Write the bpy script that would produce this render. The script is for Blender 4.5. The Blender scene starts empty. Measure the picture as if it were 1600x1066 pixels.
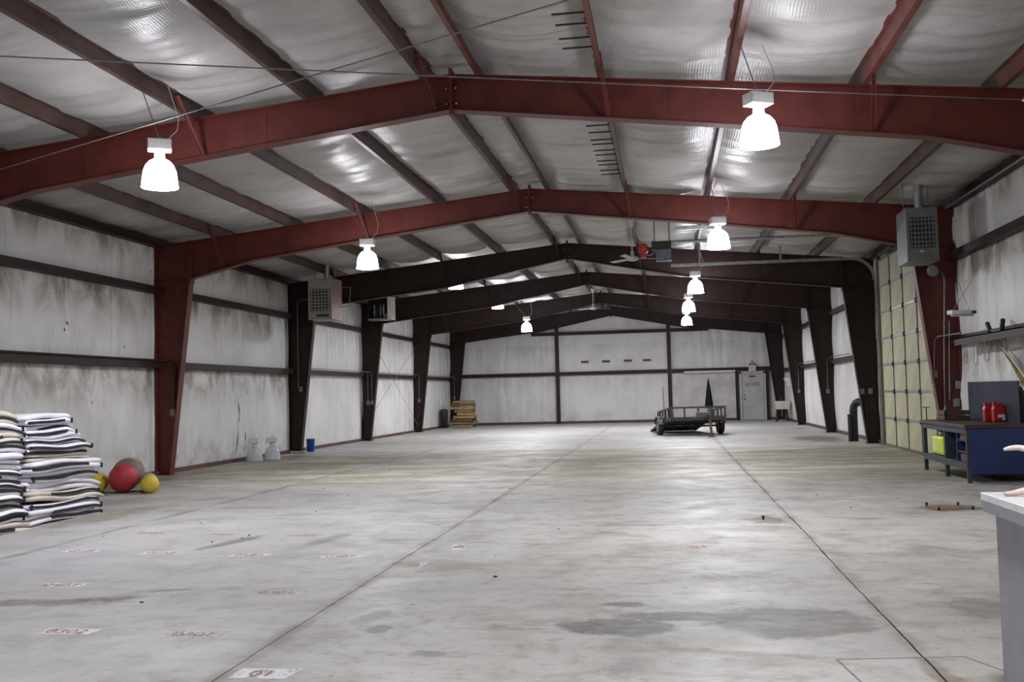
import bpy, bmesh, math, random
from mathutils import Vector, Matrix, noise, Euler
random.seed(7)
S = bpy.context.scene
COL = S.collection

# ------------------------------------------------------------------ camera
cam_d = bpy.data.cameras.new('camera'); cam = bpy.data.objects.new('camera', cam_d); COL.objects.link(cam)
F_PX = 1576.7037
cam_d.sensor_width = 36.0; cam_d.lens = 36.0 * F_PX / 1600.0; cam_d.clip_end = 300; cam_d.clip_start = 0.05
_r = Vector((0.98796199, 0.15269099, -0.02483083)); _u = Vector((0.03249874, -0.04792921, 0.9983219)); _f = Vector((-0.15124463, 0.98711106, 0.0523145))
m = Matrix((_r, _u, -_f)).transposed().to_4x4(); m.translation = (2.6227, 0.0, 1.5203)
cam.matrix_world = m
S.camera = cam

# ------------------------------------------------------------------ world, exposure
w = bpy.data.worlds.new('world'); S.world = w; w.use_nodes = True
w.node_tree.nodes['Background'].inputs[0].default_value = (0.6, 0.65, 0.75, 1)
w.node_tree.nodes['Background'].inputs[1].default_value = 0.3
S.view_settings.view_transform = 'Standard'; S.view_settings.look = 'None'
S.view_settings.exposure = 0.12; S.view_settings.gamma = 1.0; S.view_settings.use_curve_mapping = False
DOME_GLOW, LENS_GLOW = 48.0, 440.0          # glow of every lit high bay dome and of its open bottom
S.cycles.max_bounces = 8; S.cycles.diffuse_bounces = 5; S.cycles.caustics_reflective = False; S.cycles.caustics_refractive = False
S.cycles.sample_clamp_indirect = 6

# ------------------------------------------------------------------ helpers
def lin(h):
    h = h.lstrip('#'); c = [int(h[i:i+2], 16) / 255 for i in (0, 2, 4)]
    return tuple((x / 12.92 if x <= 0.04045 else ((x + 0.055) / 1.055) ** 2.4) for x in c) + (1.0,)
MATS = {}
class NT:
    def __init__(s, name):
        s.m = bpy.data.materials.new(name); s.m.use_nodes = True; s.t = s.m.node_tree; s.n = s.t.nodes
        s.b = s.n['Principled BSDF']; s._co = None
    def add(s, typ, **kw):
        n = s.n.new(typ)
        for k, v in kw.items():
            setattr(n, k, v)
        return n
    def link(s, a, b): s.t.links.new(a, b)
    def co(s):
        if s._co is None: s._co = s.add('ShaderNodeTexCoord').outputs['Object']
        return s._co
    def geo(s): return s.add('ShaderNodeNewGeometry').outputs['Position']
    def noise(s, scale, detail=4, rough=0.55, vec=None, stretch=None, dist=0.0):
        v = vec or s.co()
        if stretch:
            mp = s.add('ShaderNodeMapping'); mp.inputs['Scale'].default_value = stretch; s.link(v, mp.inputs['Vector']); v = mp.outputs[0]
        n = s.add('ShaderNodeTexNoise'); n.inputs['Scale'].default_value = scale; n.inputs['Detail'].default_value = detail
        n.inputs['Roughness'].default_value = rough; n.inputs['Distortion'].default_value = dist
        s.link(v, n.inputs['Vector']); return n.outputs['Fac']
    def ramp(s, fac, lo, hi, a=0.0, b=1.0):
        r = s.add('ShaderNodeMapRange', interpolation_type='SMOOTHSTEP')
        r.inputs['From Min'].default_value = lo; r.inputs['From Max'].default_value = hi
        r.inputs['To Min'].default_value = a; r.inputs['To Max'].default_value = b
        s.link(fac, r.inputs['Value']); return r.outputs[0]
    def math(s, op, a, b=None):
        n = s.add('ShaderNodeMath', operation=op)
        for i, x in enumerate((a, b)):
            if x is None: continue
            if isinstance(x, (int, float)): n.inputs[i].default_value = x
            else: s.link(x, n.inputs[i])
        return n.outputs[0]
    def mix(s, fac, a, b):
        n = s.add('ShaderNodeMix', data_type='RGBA')
        for k, x in ((0, fac), (6, a), (7, b)):
            if isinstance(x, (int, float)): n.inputs[k].default_value = x
            elif isinstance(x, tuple): n.inputs[k].default_value = x
            else: s.link(x, n.inputs[k])
        return n.outputs[2]
    def bump(s, h, strength=0.3, dist=0.02):
        n = s.add('ShaderNodeBump'); n.inputs['Strength'].default_value = strength; n.inputs['Distance'].default_value = dist
        s.link(h, n.inputs['Height']); s.link(n.outputs[0], s.b.inputs['Normal'])
    def base(s, c):
        if isinstance(c, tuple): s.b.inputs['Base Color'].default_value = c
        else: s.link(c, s.b.inputs['Base Color'])
    def rough(s, r):
        if isinstance(r, (int, float)): s.b.inputs['Roughness'].default_value = r
        else: s.link(r, s.b.inputs['Roughness'])
def mat(name, c1, c2=None, scale=6.0, rough=0.5, metal=0.0, bump=0.0, stretch=None, spec=0.5, lo=0.35, hi=0.7, bscale=None):
    """two-tone worn procedural material"""
    if name in MATS: return MATS[name]
    t = NT(name); a = lin(c1); b = lin(c2) if c2 else tuple(x * 0.72 for x in a[:3]) + (1,)
    f = t.noise(scale, 5, 0.6, stretch=stretch)
    t.base(t.mix(t.ramp(f, lo, hi), a, b)); t.rough(rough)
    t.b.inputs['Metallic'].default_value = metal; t.b.inputs['Specular IOR Level'].default_value = spec
    if bump: t.bump(t.noise(bscale or scale * 4, 4, 0.6, stretch=stretch), bump, 0.01)
    MATS[name] = t.m; return t.m

class MB:
    """collects shapes and links them as ONE mesh object"""
    def __init__(s): s.v = []; s.f = []; s.sm = []
    def add(s, vs, fs, smooth=False):
        o = len(s.v); s.v += [tuple(v) for v in vs]; s.f += [tuple(i + o for i in f) for f in fs]; s.sm += [smooth] * len(fs); return s
    def box(s, c, d, rz=0.0, rx=0.0, ry=0.0):
        R = Euler((rx, ry, rz)).to_matrix(); c = Vector(c); h = [x / 2 for x in d]
        vs = [c + R @ Vector((sx * h[0], sy * h[1], sz * h[2])) for sx in (-1, 1) for sy in (-1, 1) for sz in (-1, 1)]
        return s.add(vs, [(0, 1, 3, 2), (4, 6, 7, 5), (0, 4, 5, 1), (2, 3, 7, 6), (0, 2, 6, 4), (1, 5, 7, 3)])
    def b2(s, a, b):   # box from two corners
        return s.box([(a[i] + b[i]) / 2 for i in range(3)], [abs(b[i] - a[i]) for i in range(3)])
    def bar(s, a, b, wid, hei, up=(0, 0, 1)):
        a = Vector(a); b = Vector(b); d = (b - a).normalized(); up = Vector(up)
        x = d.cross(up)
        if x.length < 1e-4: x = d.cross(Vector((1, 0, 0)))
        x.normalize(); z = x.cross(d); x *= wid / 2; z *= hei / 2
        vs = [p + sx * x + sz * z for p in (a, b) for sx, sz in ((-1, -1), (1, -1), (1, 1), (-1, 1))]
        return s.add(vs, [(0, 1, 2, 3), (7, 6, 5, 4), (0, 4, 5, 1), (1, 5, 6, 2), (2, 6, 7, 3), (3, 7, 4, 0)])
    def tube(s, pts, r, n=8, cap=True):
        pts = [Vector(p) for p in pts]; rs = r if isinstance(r, (list, tuple)) else [r] * len(pts)
        vs = []; fs = []; prev = None
        for i, p in enumerate(pts):
            d = (pts[min(i + 1, len(pts) - 1)] - pts[max(i - 1, 0)]).normalized()
            if prev is None: a = d.orthogonal().normalized()
            else:
                a = prev - d * prev.dot(d); a = a.normalized() if a.length > 1e-5 else d.orthogonal().normalized()
            prev = a; b = d.cross(a)
            vs += [p + rs[i] * (math.cos(2 * math.pi * k / n) * a + math.sin(2 * math.pi * k / n) * b) for k in range(n)]
        for i in range(len(pts) - 1):
            for k in range(n):
                fs.append((i * n + k, i * n + (k + 1) % n, (i + 1) * n + (k + 1) % n, (i + 1) * n + k))
        s.add(vs, fs, True)
        if cap:
            e = (len(pts) - 1) * n
            s.add(vs[:n], [tuple(range(n - 1, -1, -1))]); s.add(vs[e:e + n], [tuple(range(n))])
        return s
    def lathe(s, c, prof, n=24, ax='z'):
        c = Vector(c); vs = []; fs = []
        for r, z in prof:
            for k in range(n):
                a = 2 * math.pi * k / n; x, y = r * math.cos(a), r * math.sin(a)
                vs.append(c + (Vector((x, y, z)) if ax == 'z' else Vector((z, x, y)) if ax == 'x' else Vector((y, z, x))))
        for i in range(len(prof) - 1):
            for k in range(n):
                fs.append((i * n + k, i * n + (k + 1) % n, (i + 1) * n + (k + 1) % n, (i + 1) * n + k))
        return s.add(vs, fs, True)
    def prism(s, poly, y0, y1, ax='y'):
        """polygon (p,q) extruded; ax y: poly in XZ, x: poly in YZ, z: poly in XY"""
        P = {'y': lambda p, t: (p[0], t, p[1]), 'x': lambda p, t: (t, p[0], p[1]), 'z': lambda p, t: (p[0], p[1], t)}[ax]
        n = len(poly); vs = [P(p, y0) for p in poly] + [P(p, y1) for p in poly]
        fs = [tuple(range(n - 1, -1, -1)), tuple(range(n, 2 * n))] + [(i, (i + 1) % n, n + (i + 1) % n, n + i) for i in range(n)]
        return s.add(vs, fs)
    def grid(s, nu, nv, fn, smooth=True):
        vs = [fn(i / nu, j / nv) for i in range(nu + 1) for j in range(nv + 1)]
        fs = [(i * (nv + 1) + j, (i + 1) * (nv + 1) + j, (i + 1) * (nv + 1) + j + 1, i * (nv + 1) + j + 1) for i in range(nu) for j in range(nv)]
        return s.add(vs, fs, smooth)
    def mesh(s, name, mt):
        me = bpy.data.meshes.new(name); me.from_pydata(s.v, [], s.f); me.polygons.foreach_set('use_smooth', s.sm)
        bm = bmesh.new(); bm.from_mesh(me); bmesh.ops.recalc_face_normals(bm, faces=bm.faces); bm.to_mesh(me); bm.free()
        me.materials.append(mt); me.update(); return me
    def build(s, name, mt, parent=None, world=False, bevel=0.0):
        if world and parent is not None:
            o = LOC[parent.name]; s.v = [(v[0] - o[0], v[1] - o[1], v[2] - o[2]) for v in s.v]
        ob = bpy.data.objects.new(name, s.mesh(name, mt)); COL.objects.link(ob)
        if parent is not None: ob.parent = parent; LOC[ob.name] = LOC[parent.name]
        else: LOC[ob.name] = (0, 0, 0)
        if bevel:
            bv = ob.modifiers.new('bevel', 'BEVEL'); bv.width = bevel; bv.segments = 2; bv.limit_method = 'ANGLE'; bv.angle_limit = math.radians(40)
        return ob
LOC = {}
def tag(o, label=None, cat=None, group=None, kind=None):
    if label: o['label'] = label
    if cat: o['category'] = cat
    if group: o['group'] = group
    if kind: o['kind'] = kind
    return o
def thing(name, label, cat, loc=(0, 0, 0), rz=0.0, group=None, rx=0.0):
    o = bpy.data.objects.new(name, None); COL.objects.link(o); o.location = loc; o.rotation_euler = (rx, 0, rz); o.empty_display_size = 0.2
    LOC[o.name] = tuple(loc); return tag(o, label, cat, group)
def single(name, mb, mt, label, cat, group=None, bevel=0.0):
    """a thing that is one mesh, origin at its base centre"""
    xs = [v[0] for v in mb.v]; ys = [v[1] for v in mb.v]; zs = [v[2] for v in mb.v]
    o = ((min(xs) + max(xs)) / 2, (min(ys) + max(ys)) / 2, min(zs)); mb.v = [(v[0] - o[0], v[1] - o[1], v[2] - o[2]) for v in mb.v]
    ob = mb.build(name, mt, bevel=bevel); ob.location = o; LOC[ob.name] = o; return tag(ob, label, cat, group)
def copy_tree(o, parent=None):
    c = o.copy(); COL.objects.link(c); c.parent = parent
    for ch in list(o.children): copy_tree(ch, c)
    return c
def inst(name, me, parent=None, loc=(0, 0, 0), rz=0.0):
    o = bpy.data.objects.new(name, me); COL.objects.link(o); o.location = loc; o.rotation_euler = (0, 0, rz); o.parent = parent; LOC[o.name] = tuple(loc); return o
def text_mesh(txt, size, mt, depth=0.0):
    cu = bpy.data.curves.new('lettering', 'FONT'); cu.body = txt; cu.size = size; cu.align_x = 'CENTER'; cu.align_y = 'CENTER'; cu.extrude = depth
    ob = bpy.data.objects.new('lettering', cu); COL.objects.link(ob); bpy.context.view_layer.update()
    me = bpy.data.meshes.new_from_object(ob.evaluated_get(bpy.context.evaluated_depsgraph_get()))
    bpy.data.objects.remove(ob); bpy.data.curves.remove(cu); me.materials.clear(); me.materials.append(mt); return me
def nz(x, y=0.0, z=0.0): return noise.noise(Vector((x, y, z)))
def arc(c, r, a0, a1, n, plane='xz'):
    out = []
    for i in range(n + 1):
        a = a0 + (a1 - a0) * i / n; p, q = r * math.cos(a), r * math.sin(a)
        out.append((c[0] + p, c[1], c[2] + q) if plane == 'xz' else (c[0], c[1] + p, c[2] + q) if plane == 'yz' else (c[0] + p, c[1] + q, c[2]))
    return out

# ------------------------------------------------------------------ measured layout (metres)
FY = [None, 12.534, 19.949, 27.553, 34.377, 41.736, 49.034]    # portal frames, camera at y = 0
YF, YB = -2.2, 49.3                                             # front and back wall
PX = [-6.6, -5.05, -3.48, -1.9, -0.33, 0.33, 1.9, 3.48, 5.05, 6.6]
def rtop(x): return 5.615 - 0.0985 * abs(x)
PROF_A = ((0, 5.165), (3.3, 4.77), (5.8, 4.45), (7.245, 4.11)); PROF_B = ((0, 5.2), (3.4, 4.535), (5.3, 4.33), (7.245, 4.11))   # soffits: red frames, deeper brown frames
def rbot(x, prof=PROF_A):
    x = abs(x)
    for (a, za), (b, zb) in zip(prof, prof[1:]):
        if x <= b: return za + (zb - za) * (x - a) / (b - a)
    return prof[-1][1]

# ------------------------------------------------------------------ materials
RED = mat('red_oxide_steel', '#5d2a24', '#4c221d', 3.0, 0.45, spec=0.32)
BROWN = mat('dark_brown_steel', '#32221f', '#271a18', 3.0, 0.5, spec=0.22)
PURL = mat('purlin_brown_steel', '#55413c', '#42302c', 2.5, 0.45, spec=0.4)
PURLR = mat('purlin_red_steel', '#6b3d36', '#543029', 2.5, 0.45, spec=0.4)
GALV = mat('galvanised_steel', '#a9acad', '#8b8e90', 8, 0.35, 0.7)
CABLE = mat('steel_cable', '#8a8886', '#6c6966', 30, 0.5, 0.3)
WHITEP = mat('white_enamel', '#d9d9d6', '#c4c4c0', 8, 0.4)
GREYBOX = mat('grey_enamel', '#737675', '#626564', 7, 0.45)
BLACK = mat('black_rubber', '#1b1b1c', '#262627', 10, 0.6)
DARKMETAL = mat('dark_metal', '#2c2a2a', '#3a3533', 9, 0.45, 0.4)
CHROME = mat('bright_steel', '#c9c9c9', '#a9a9a9', 9, 0.2, 0.9)

# roof blanket: white vinyl facing with a scrim weave
t = NT('roof_blanket_vinyl')
f1 = t.noise(0.55, 6, 0.6); f2 = t.noise(2.2, 5, 0.6, stretch=(1, 2.5, 1)); f3 = t.noise(1.1, 4, 0.7, dist=0.6)
c = t.mix(t.ramp(f1, 0.4, 0.7), lin('#aba9a6'), lin('#979592')); c = t.mix(t.ramp(f2, 0.55, 0.8, 0, 0.6), c, lin('#827f7a')); c = t.mix(t.ramp(f3, 0.62, 0.75, 0, 0.5), c, lin('#736d63'))
t.base(c); t.rough(0.33); t.b.inputs['Specular IOR Level'].default_value = 0.45
w1 = t.add('ShaderNodeTexWave', wave_type='BANDS', bands_direction='X'); w1.inputs['Scale'].default_value = 9; w1.inputs['Distortion'].default_value = 0.6; t.link(t.co(), w1.inputs['Vector'])
w2 = t.add('ShaderNodeTexWave', wave_type='BANDS', bands_direction='Y'); w2.inputs['Scale'].default_value = 14; w2.inputs['Distortion'].default_value = 0.6; t.link(t.co(), w2.inputs['Vector'])
hh = t.math('ADD', t.math('MULTIPLY', t.math('ADD', w1.outputs['Fac'], w2.outputs['Fac']), 0.15), t.noise(7, 5, 0.6, stretch=(0.6, 2, 1)))
t.bump(hh, 0.35, 0.02); ROOFM = t.m

# wall blanket: white vinyl, grimed below the girts and beside the columns
t = NT('wall_blanket_vinyl'); P = t.geo(); sep = t.add('ShaderNodeSeparateXYZ'); t.link(P, sep.inputs[0])
Y_, Z_ = sep.outputs[1], sep.outputs[2]
c = t.mix(t.ramp(t.noise(0.8, 5, 0.6, vec=P), 0.35, 0.7), lin('#dcdbd9'), lin('#cccbc9'))
def below(top, drop):
    return t.math('MULTIPLY', t.ramp(Z_, top - drop, top, 0, 1), t.ramp(Z_, top, top + 0.02, 1, 0))
old = t.ramp(Y_, 26.5, 28.5, 1.0, 0.22)
gr = t.math('MAXIMUM', t.math('MAXIMUM', below(2.28, 1.1), below(3.85, 1.0)), below(4.9, 0.75))
st = t.math('MULTIPLY', gr, t.ramp(t.noise(1.1, 7, 0.66, vec=P, stretch=(1, 1.3, 0.8), dist=0.5), 0.38, 0.64))
c = t.mix(t.math('MULTIPLY', t.math('MULTIPLY', st, old), 0.95), c, lin('#6e6650'))
dr = t.math('MULTIPLY', t.ramp(t.noise(2.4, 6, 0.7, vec=P, stretch=(1, 1.6, 0.35)), 0.50, 0.78), old)
c = t.mix(t.math('MULTIPLY', dr, 0.4), c, lin('#8f8a7a'))
low = t.math('MULTIPLY', t.math('MULTIPLY', t.ramp(Z_, 0.0, 1.0, 1, 0), t.ramp(t.noise(1.7, 6, 0.7, vec=P), 0.42, 0.7)), t.ramp(Y_, 26.5, 28.5, 0.9, 0.35))
c = t.mix(low, c, lin('#8b8577'))
sp = t.math('MULTIPLY', t.ramp(t.noise(5.5, 3, 0.5, vec=P), 0.74, 0.77), old)
c = t.mix(t.math('MULTIPLY', sp, 0.7), c, lin('#3b382f'))
t.base(c); t.rough(0.42); t.b.inputs['Specular IOR Level'].default_value = 0.35
t.bump(t.noise(4.5, 5, 0.6, vec=P, stretch=(1, 2.2, 0.5)), 0.35, 0.03); WALLM = t.m

# ------------------------------------------------------------------ concrete floor
t = NT('worn_concrete'); P = t.geo()  # world position: one continuous floor over the slabs
sep = t.add('ShaderNodeSeparateXYZ'); t.link(P, sep.inputs[0]); Y_ = sep.outputs[1]; X_ = sep.outputs[0]
n1 = t.noise(0.35, 6, 0.62, vec=P); n2 = t.noise(1.3, 7, 0.65, vec=P, dist=0.5); n3 = t.noise(6.0, 6, 0.7, vec=P); n4 = t.noise(26.0, 3, 0.6, vec=P)
c = t.mix(t.ramp(n1, 0.35, 0.65), lin('#b4b2ac'), lin('#a3a19b'))
c = t.mix(t.ramp(n2, 0.46, 0.70, 0, 0.85), c, lin('#86837a'))
c = t.mix(t.ramp(n3, 0.50, 0.75, 0, 0.6), c, lin('#7b776d'))
c = t.mix(t.ramp(t.noise(1.9, 6, 0.7, vec=P), 0.56, 0.75, 0, 0.6), c, lin('#c4c3bf'))
mid = t.math('MULTIPLY', t.ramp(Y_, 15.5, 19.0), t.ramp(Y_, 26.0, 28.0, 1, 0))
c = t.mix(t.math('MULTIPLY', mid, t.ramp(t.noise(0.9, 6, 0.65, vec=P, stretch=(0.5, 1.2, 1)), 0.36, 0.62, 0.1, 0.95)), c, lin('#827d66'))
c = t.mix(t.math('MULTIPLY', t.ramp(Y_, 26.9, 27.4, 0, 0.55), t.ramp(t.noise(0.4, 5, 0.6, vec=P), 0.38, 0.6)), c, lin('#9f9e9d'))
c = t.mix(t.ramp(t.noise(0.8, 7, 0.72, vec=P, stretch=(1, 1.4, 1), dist=1.2), 0.58, 0.72, 0, 0.55), c, lin('#7a6a55'))
c = t.mix(t.ramp(t.noise(9, 2, 0.5, vec=P), 0.73, 0.76, 0, 0.8), c, lin('#56524b'))
c = t.mix(t.ramp(n4, 0.64, 0.72, 0, 0.5), c, lin('#5e5a52'))
c = t.mix(t.ramp(t.noise(3.1, 8, 0.78, vec=P, stretch=(0.45, 1.3, 1)), 0.50, 0.70, 0, 0.6), c, lin('#6f6a5c'))
c = t.mix(t.math('MULTIPLY', t.ramp(X_, 2.0, -3.0), t.ramp(Y_, 17, 9, 0, 0.5)), c, lin('#a5a3a9'))  # bluish cast of the light, painted into the near left concrete
warp = t.noise(2.6, 8, 0.75, vec=P); grain = t.ramp(t.noise(11, 6, 0.75, vec=P, stretch=(0.6, 1, 1)), 0.30, 0.62, 0.6, 1.0)
def stain(cx, cy, rx, ry, rot, col, k, soft=0.5, amp=0.9):
    global c
    mp = t.add('ShaderNodeMapping', vector_type='TEXTURE'); mp.inputs['Location'].default_value = (cx, cy, 0)
    mp.inputs['Rotation'].default_value = (0, 0, math.radians(rot)); mp.inputs['Scale'].default_value = (rx, ry, 1); t.link(P, mp.inputs['Vector'])
    ln = t.add('ShaderNodeVectorMath', operation='LENGTH'); t.link(mp.outputs[0], ln.inputs[0])
    d = t.math('ADD', ln.outputs['Value'], t.math('MULTIPLY', t.math('SUBTRACT', warp, 0.5), amp * 3.4))
    c = t.mix(t.math('MULTIPLY', t.ramp(d, 1.0 - soft, 1.0, k, 0), grain), c, lin(col))
GREY, RUST, OIL = '#77746d', '#7d6449', '#4a453f'
stain(3.35, 6.82, 0.62, 0.48, 0, '#6f6c66', 0.92, 0.25, 0.35); stain(2.25, 6.62, 0.42, 0.26, 0, '#64625d', 0.95, 0.25, 0.4); stain(2.6, 6.95, 0.5, 0.15, 0, '#6a6762', 0.92, 0.3, 0.5)
stain(2.25, 7.3, 0.22, 0.1, 0, '#605e5a', 0.9, 0.4); stain(2.0, 7.25, 0.35, 0.4, 0, '#807c75', 0.35, 0.6)
stain(3.65, 6.6, 0.16, 0.08, 10, '#7d6a4e', 0.6, 0.5); stain(3.0, 6.0, 0.6, 0.07, -10, '#857759', 0.6, 0.5)
stain(3.72, 12.0, 0.33, 0.42, 0, OIL, 0.85, 0.6); stain(3.6, 12.0, 0.2, 0.25, 0, RUST, 0.6, 0.6)
stain(5.95, 13.05, 0.45, 0.45, 0, OIL, 0.9, 0.5); stain(5.85, 13.1, 0.35, 0.28, 0, RUST, 0.9, 0.4)
stain(4.7, 7.3, 0.5, 0.5, 0, OIL, 0.55, 0.7); stain(4.35, 5.4, 0.5, 0.3, 0, RUST, 0.4, 0.7)
stain(-2.05, 10.4, 0.14, 0.65, -14, OIL, 0.7, 0.5, 0.5); stain(-1.05, 10.6, 0.13, 0.8, -8, OIL, 0.5, 0.5, 0.5)
stain(-2.2, 7.25, 0.9, 0.16, 6, '#66594c', 0.75, 0.6); stain(-1.75, 7.4, 0.5, 0.13, 12, '#4c463f', 0.75, 0.6); stain(-1.4, 7.75, 0.35, 0.1, 16, '#574f49', 0.65, 0.6)
stain(0.6, 8.75, 0.28, 0.22, 0, RUST, 0.55, 0.7); stain(0.25, 9.0, 0.2, 0.3, 20, RUST, 0.6, 0.7); stain(1.0, 9.0, 0.5, 0.25, 0, '#8a7457', 0.45, 0.8); stain(2.6, 10.05, 0.45, 0.35, 0, '#8a7660', 0.5, 0.7)
stain(2.05, 11.6, 0.75, 0.1, 0, '#6d6a6a', 0.6, 0.5); stain(2.2, 11.9, 0.25, 0.18, 0, '#6d6a6a', 0.5, 0.6)
stain(6.9, 30.5, 0.9, 2.2, 0, OIL, 0.75, 0.5, 0.6); stain(7.2, 38.0, 0.5, 0.9, 0, OIL, 0.4, 0.6)
stain(3.3, 34.6, 1.1, 1.8, 0, OIL, 0.4, 0.7, 0.7)
stain(-5.0, 12.6, 0.5, 1.6, -8, '#7c6b58', 0.65, 0.7); stain(-6.0, 14.6, 0.9, 0.9, 0, '#726453', 0.4, 0.8)
stain(-3.5, 20.5, 2.6, 0.7, 0, '#8a8265', 0.5, 0.8); stain(-7.4, 19.0, 0.5, 3.5, 0, '#5f574a', 0.7, 0.8); stain(-7.3, 25.0, 0.6, 3.0, 0, '#6c6454', 0.65, 0.8)
stain(6.6, 17.6, 1.2, 2.0, 0, '#5e584a', 0.6, 0.8); stain(5.2, 17.0, 1.6, 2.0, 0, '#756d58', 0.45, 0.9); stain(1.6, 22.0, 3.2, 0.8, 0, '#847a58', 0.55, 0.8)
stain(0.55, 6.85, 0.1, 0.3, -15, '#7d7c7a', 0.55, 0.35, 0.7); stain(0.7, 6.5, 0.09, 0.14, -15, '#5d5a56', 0.6, 0.35, 0.5)
stain(1.15, 5.9, 0.13, 0.1, 0, '#6a6864', 0.6, 0.5); stain(2.35, 5.7, 0.12, 0.3, -10, '#6f6d68', 0.5, 0.6); stain(4.0, 5.55, 0.08, 0.5, 6, '#75604a', 0.6, 0.5)
# grime gathered along the joints
jw = t.math('MULTIPLY', t.math('SUBTRACT', t.noise(2.0, 6, 0.7, vec=P), 0.5), 0.12)
for jx in (-4.0, 0.12, 3.98):
    d = t.math('ABSOLUTE', t.math('ADD', t.math('SUBTRACT', X_, jx), jw))
    c = t.mix(t.math('MULTIPLY', t.ramp(d, 0.02, 0.11, 0.55, 0), t.ramp(t.noise(1.2, 4, 0.6, vec=P), 0.35, 0.65)), c, lin('#655c50'))
t.base(c); t.rough(t.ramp(t.noise(1.5, 5, 0.6, vec=P), 0.3, 0.7, 0.45, 0.68)); t.b.inputs['Specular IOR Level'].default_value = 0.32
t.bump(t.math('ADD', t.math('MULTIPLY', n3, 0.6), t.math('MULTIPLY', n4, 0.3)), 0.18, 0.01); CONC = t.m
JOINT = mat('joint_dirt', '#2e2925', '#443b33', 9, 0.9)

floor = MB().b2((-8.3, YF - 0.1, -0.15), (8.3, YB + 0.1, -0.03)).build('floor', JOINT); tag(floor, 'grey stained concrete floor with saw-cut joints', kind='structure')
JX = [-8.25, -4.0, 0.12, 3.98, 8.25]
def edge(x, y0, y1, seed, side):
    pts = []; n = int((y1 - y0) / 0.12)
    for i in range(n + 1):
        y = y0 + (y1 - y0) * i / n
        j = 0.0 if abs(x) > 8 else 0.012 * nz(y * 0.5, seed) + 0.006 * nz(y * 4, seed + 9) + side * (0.005 + 0.008 * max(0, nz(y * 1.3, seed + 5 + side)))
        pts.append((x + j, y))
    return pts
for i in range(4):
    L = edge(JX[i], YF - 0.1, 27.25, i * 3.1, 1); R = edge(JX[i + 1], YF - 0.1, 27.25, (i + 1) * 3.1, -1)
    mb = MB(); n = len(L); vs = [(p[0], p[1], 0) for p in L] + [(p[0], p[1], 0) for p in R] + [(p[0], p[1], -0.03) for p in L] + [(p[0], p[1], -0.03) for p in R]
    fs = []
    for k in range(n - 1):
        fs += [(k, n + k, n + k + 1, k + 1), (k, k + 1, 2 * n + k + 1, 2 * n + k), (n + k, 3 * n + k, 3 * n + k + 1, n + k + 1)]
    mb.add(vs, fs).build('slab', CONC, floor)
mb = MB().b2((-8.25, 27.262, -0.03), (8.25, YB + 0.1, 0)); mb.build('slab', CONC, floor)

# ------------------------------------------------------------------ walls
GZ = (2.25, 3.82)
def wall_disp(y, z, seed):
    zs = (0.0, 2.3, 3.88, 4.9)
    for a, b in zip(zs, zs[1:]):
        if a <= z <= b: tt = (z - a) / (b - a); break
    else: tt = 0
    bul = math.sin(math.pi * tt)
    k = y / 1.52 + seed; fr = k - math.floor(k); sd = min(fr, 1 - fr) * 1.52
    d = 0.045 * bul * (0.7 + 0.6 * nz(y * 0.8, seed)) - 0.035 * math.exp(-(sd / 0.05) ** 2) * bul
    d += 0.022 * nz(y * 2.4 + 0.4 * nz(z * 0.8, y), z * 0.35, seed)
    if y > 27.6: d += 0.075 * abs(nz(y * 2.3 + 0.5 * nz(z * 0.5, y * 0.3), z * 0.12, seed + 3)) ** 0.7 + 0.02 * nz(y * 7, z * 0.2, seed)
    else: d += 0.012 * nz(y * 5, z * 2.2, seed + 4)
    return d
def side_wall(name, sx, hole=None):
    mb = MB(); ny, nz_ = 1150, 50
    def fn(u, v):
        y = YF + u * (YB - YF); z = 0.03 + v * 4.87
        return (sx * (8.07 - wall_disp(y, z, 1.3 if sx > 0 else 0.0)), y, z)
    mb.grid(ny, nz_, fn)
    if hole:
        y0, y1, z1 = hole; keep = []
        for fc in mb.f:
            cy = sum(mb.v[i][1] for i in fc) / 4; cz = sum(mb.v[i][2] for i in fc) / 4
            if not (y0 < cy < y1 and cz < z1): keep.append(fc)
        mb.f = keep; mb.sm = [True] * len(keep)
    wo = mb.build(name, WALLM); return wo
wl = side_wall('wall_left', -1); tag(wl, 'left wall of grimy white insulation blanket between dark girts', kind='structure')
wr = side_wall('wall_right', 1, (20.3, 26.7, 4.66)); tag(wr, 'right wall of white insulation blanket behind the workbench', kind='structure')
# outer metal cladding behind the blankets keeps the place dark
CLAD = mat('outer_cladding', '#8a8a88', '#7a7a78', 2, 0.6)
for wo, sx in ((wl, -1), (wr, 1)):
    MB().b2((sx * 8.2, YF, 0), (sx * 8.23, YB, 5.1)).build('cladding', CLAD, wo)
GIRT = BROWN
def girt(parent, sx, z, y0, y1):
    mb = MB(); x0, x1 = sx * 8.06, sx * 7.87
    mb.b2((x0, y0, z + 0.065), (x1, y1, z + 0.075)); mb.b2((x1, y0, z), (x1 + sx * 0.008, y1, z + 0.13)); mb.b2((x0, y0, z - 0.005), (x1, y1, z + 0.003)); mb.b2((x0, y0, z + 0.125), (x1, y1, z + 0.135))
    mb.build('girt', GIRT, parent)
bays = [(YF, FY[1])] + [(FY[i], FY[i + 1]) for i in range(1, 6)]
for z in GZ:
    for i, (a, b) in enumerate(bays):
        girt(wl, -1, z, a + 0.01, b - 0.01)
        if i != 2: girt(wr, 1, z, a + 0.01, b - 0.01)
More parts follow.
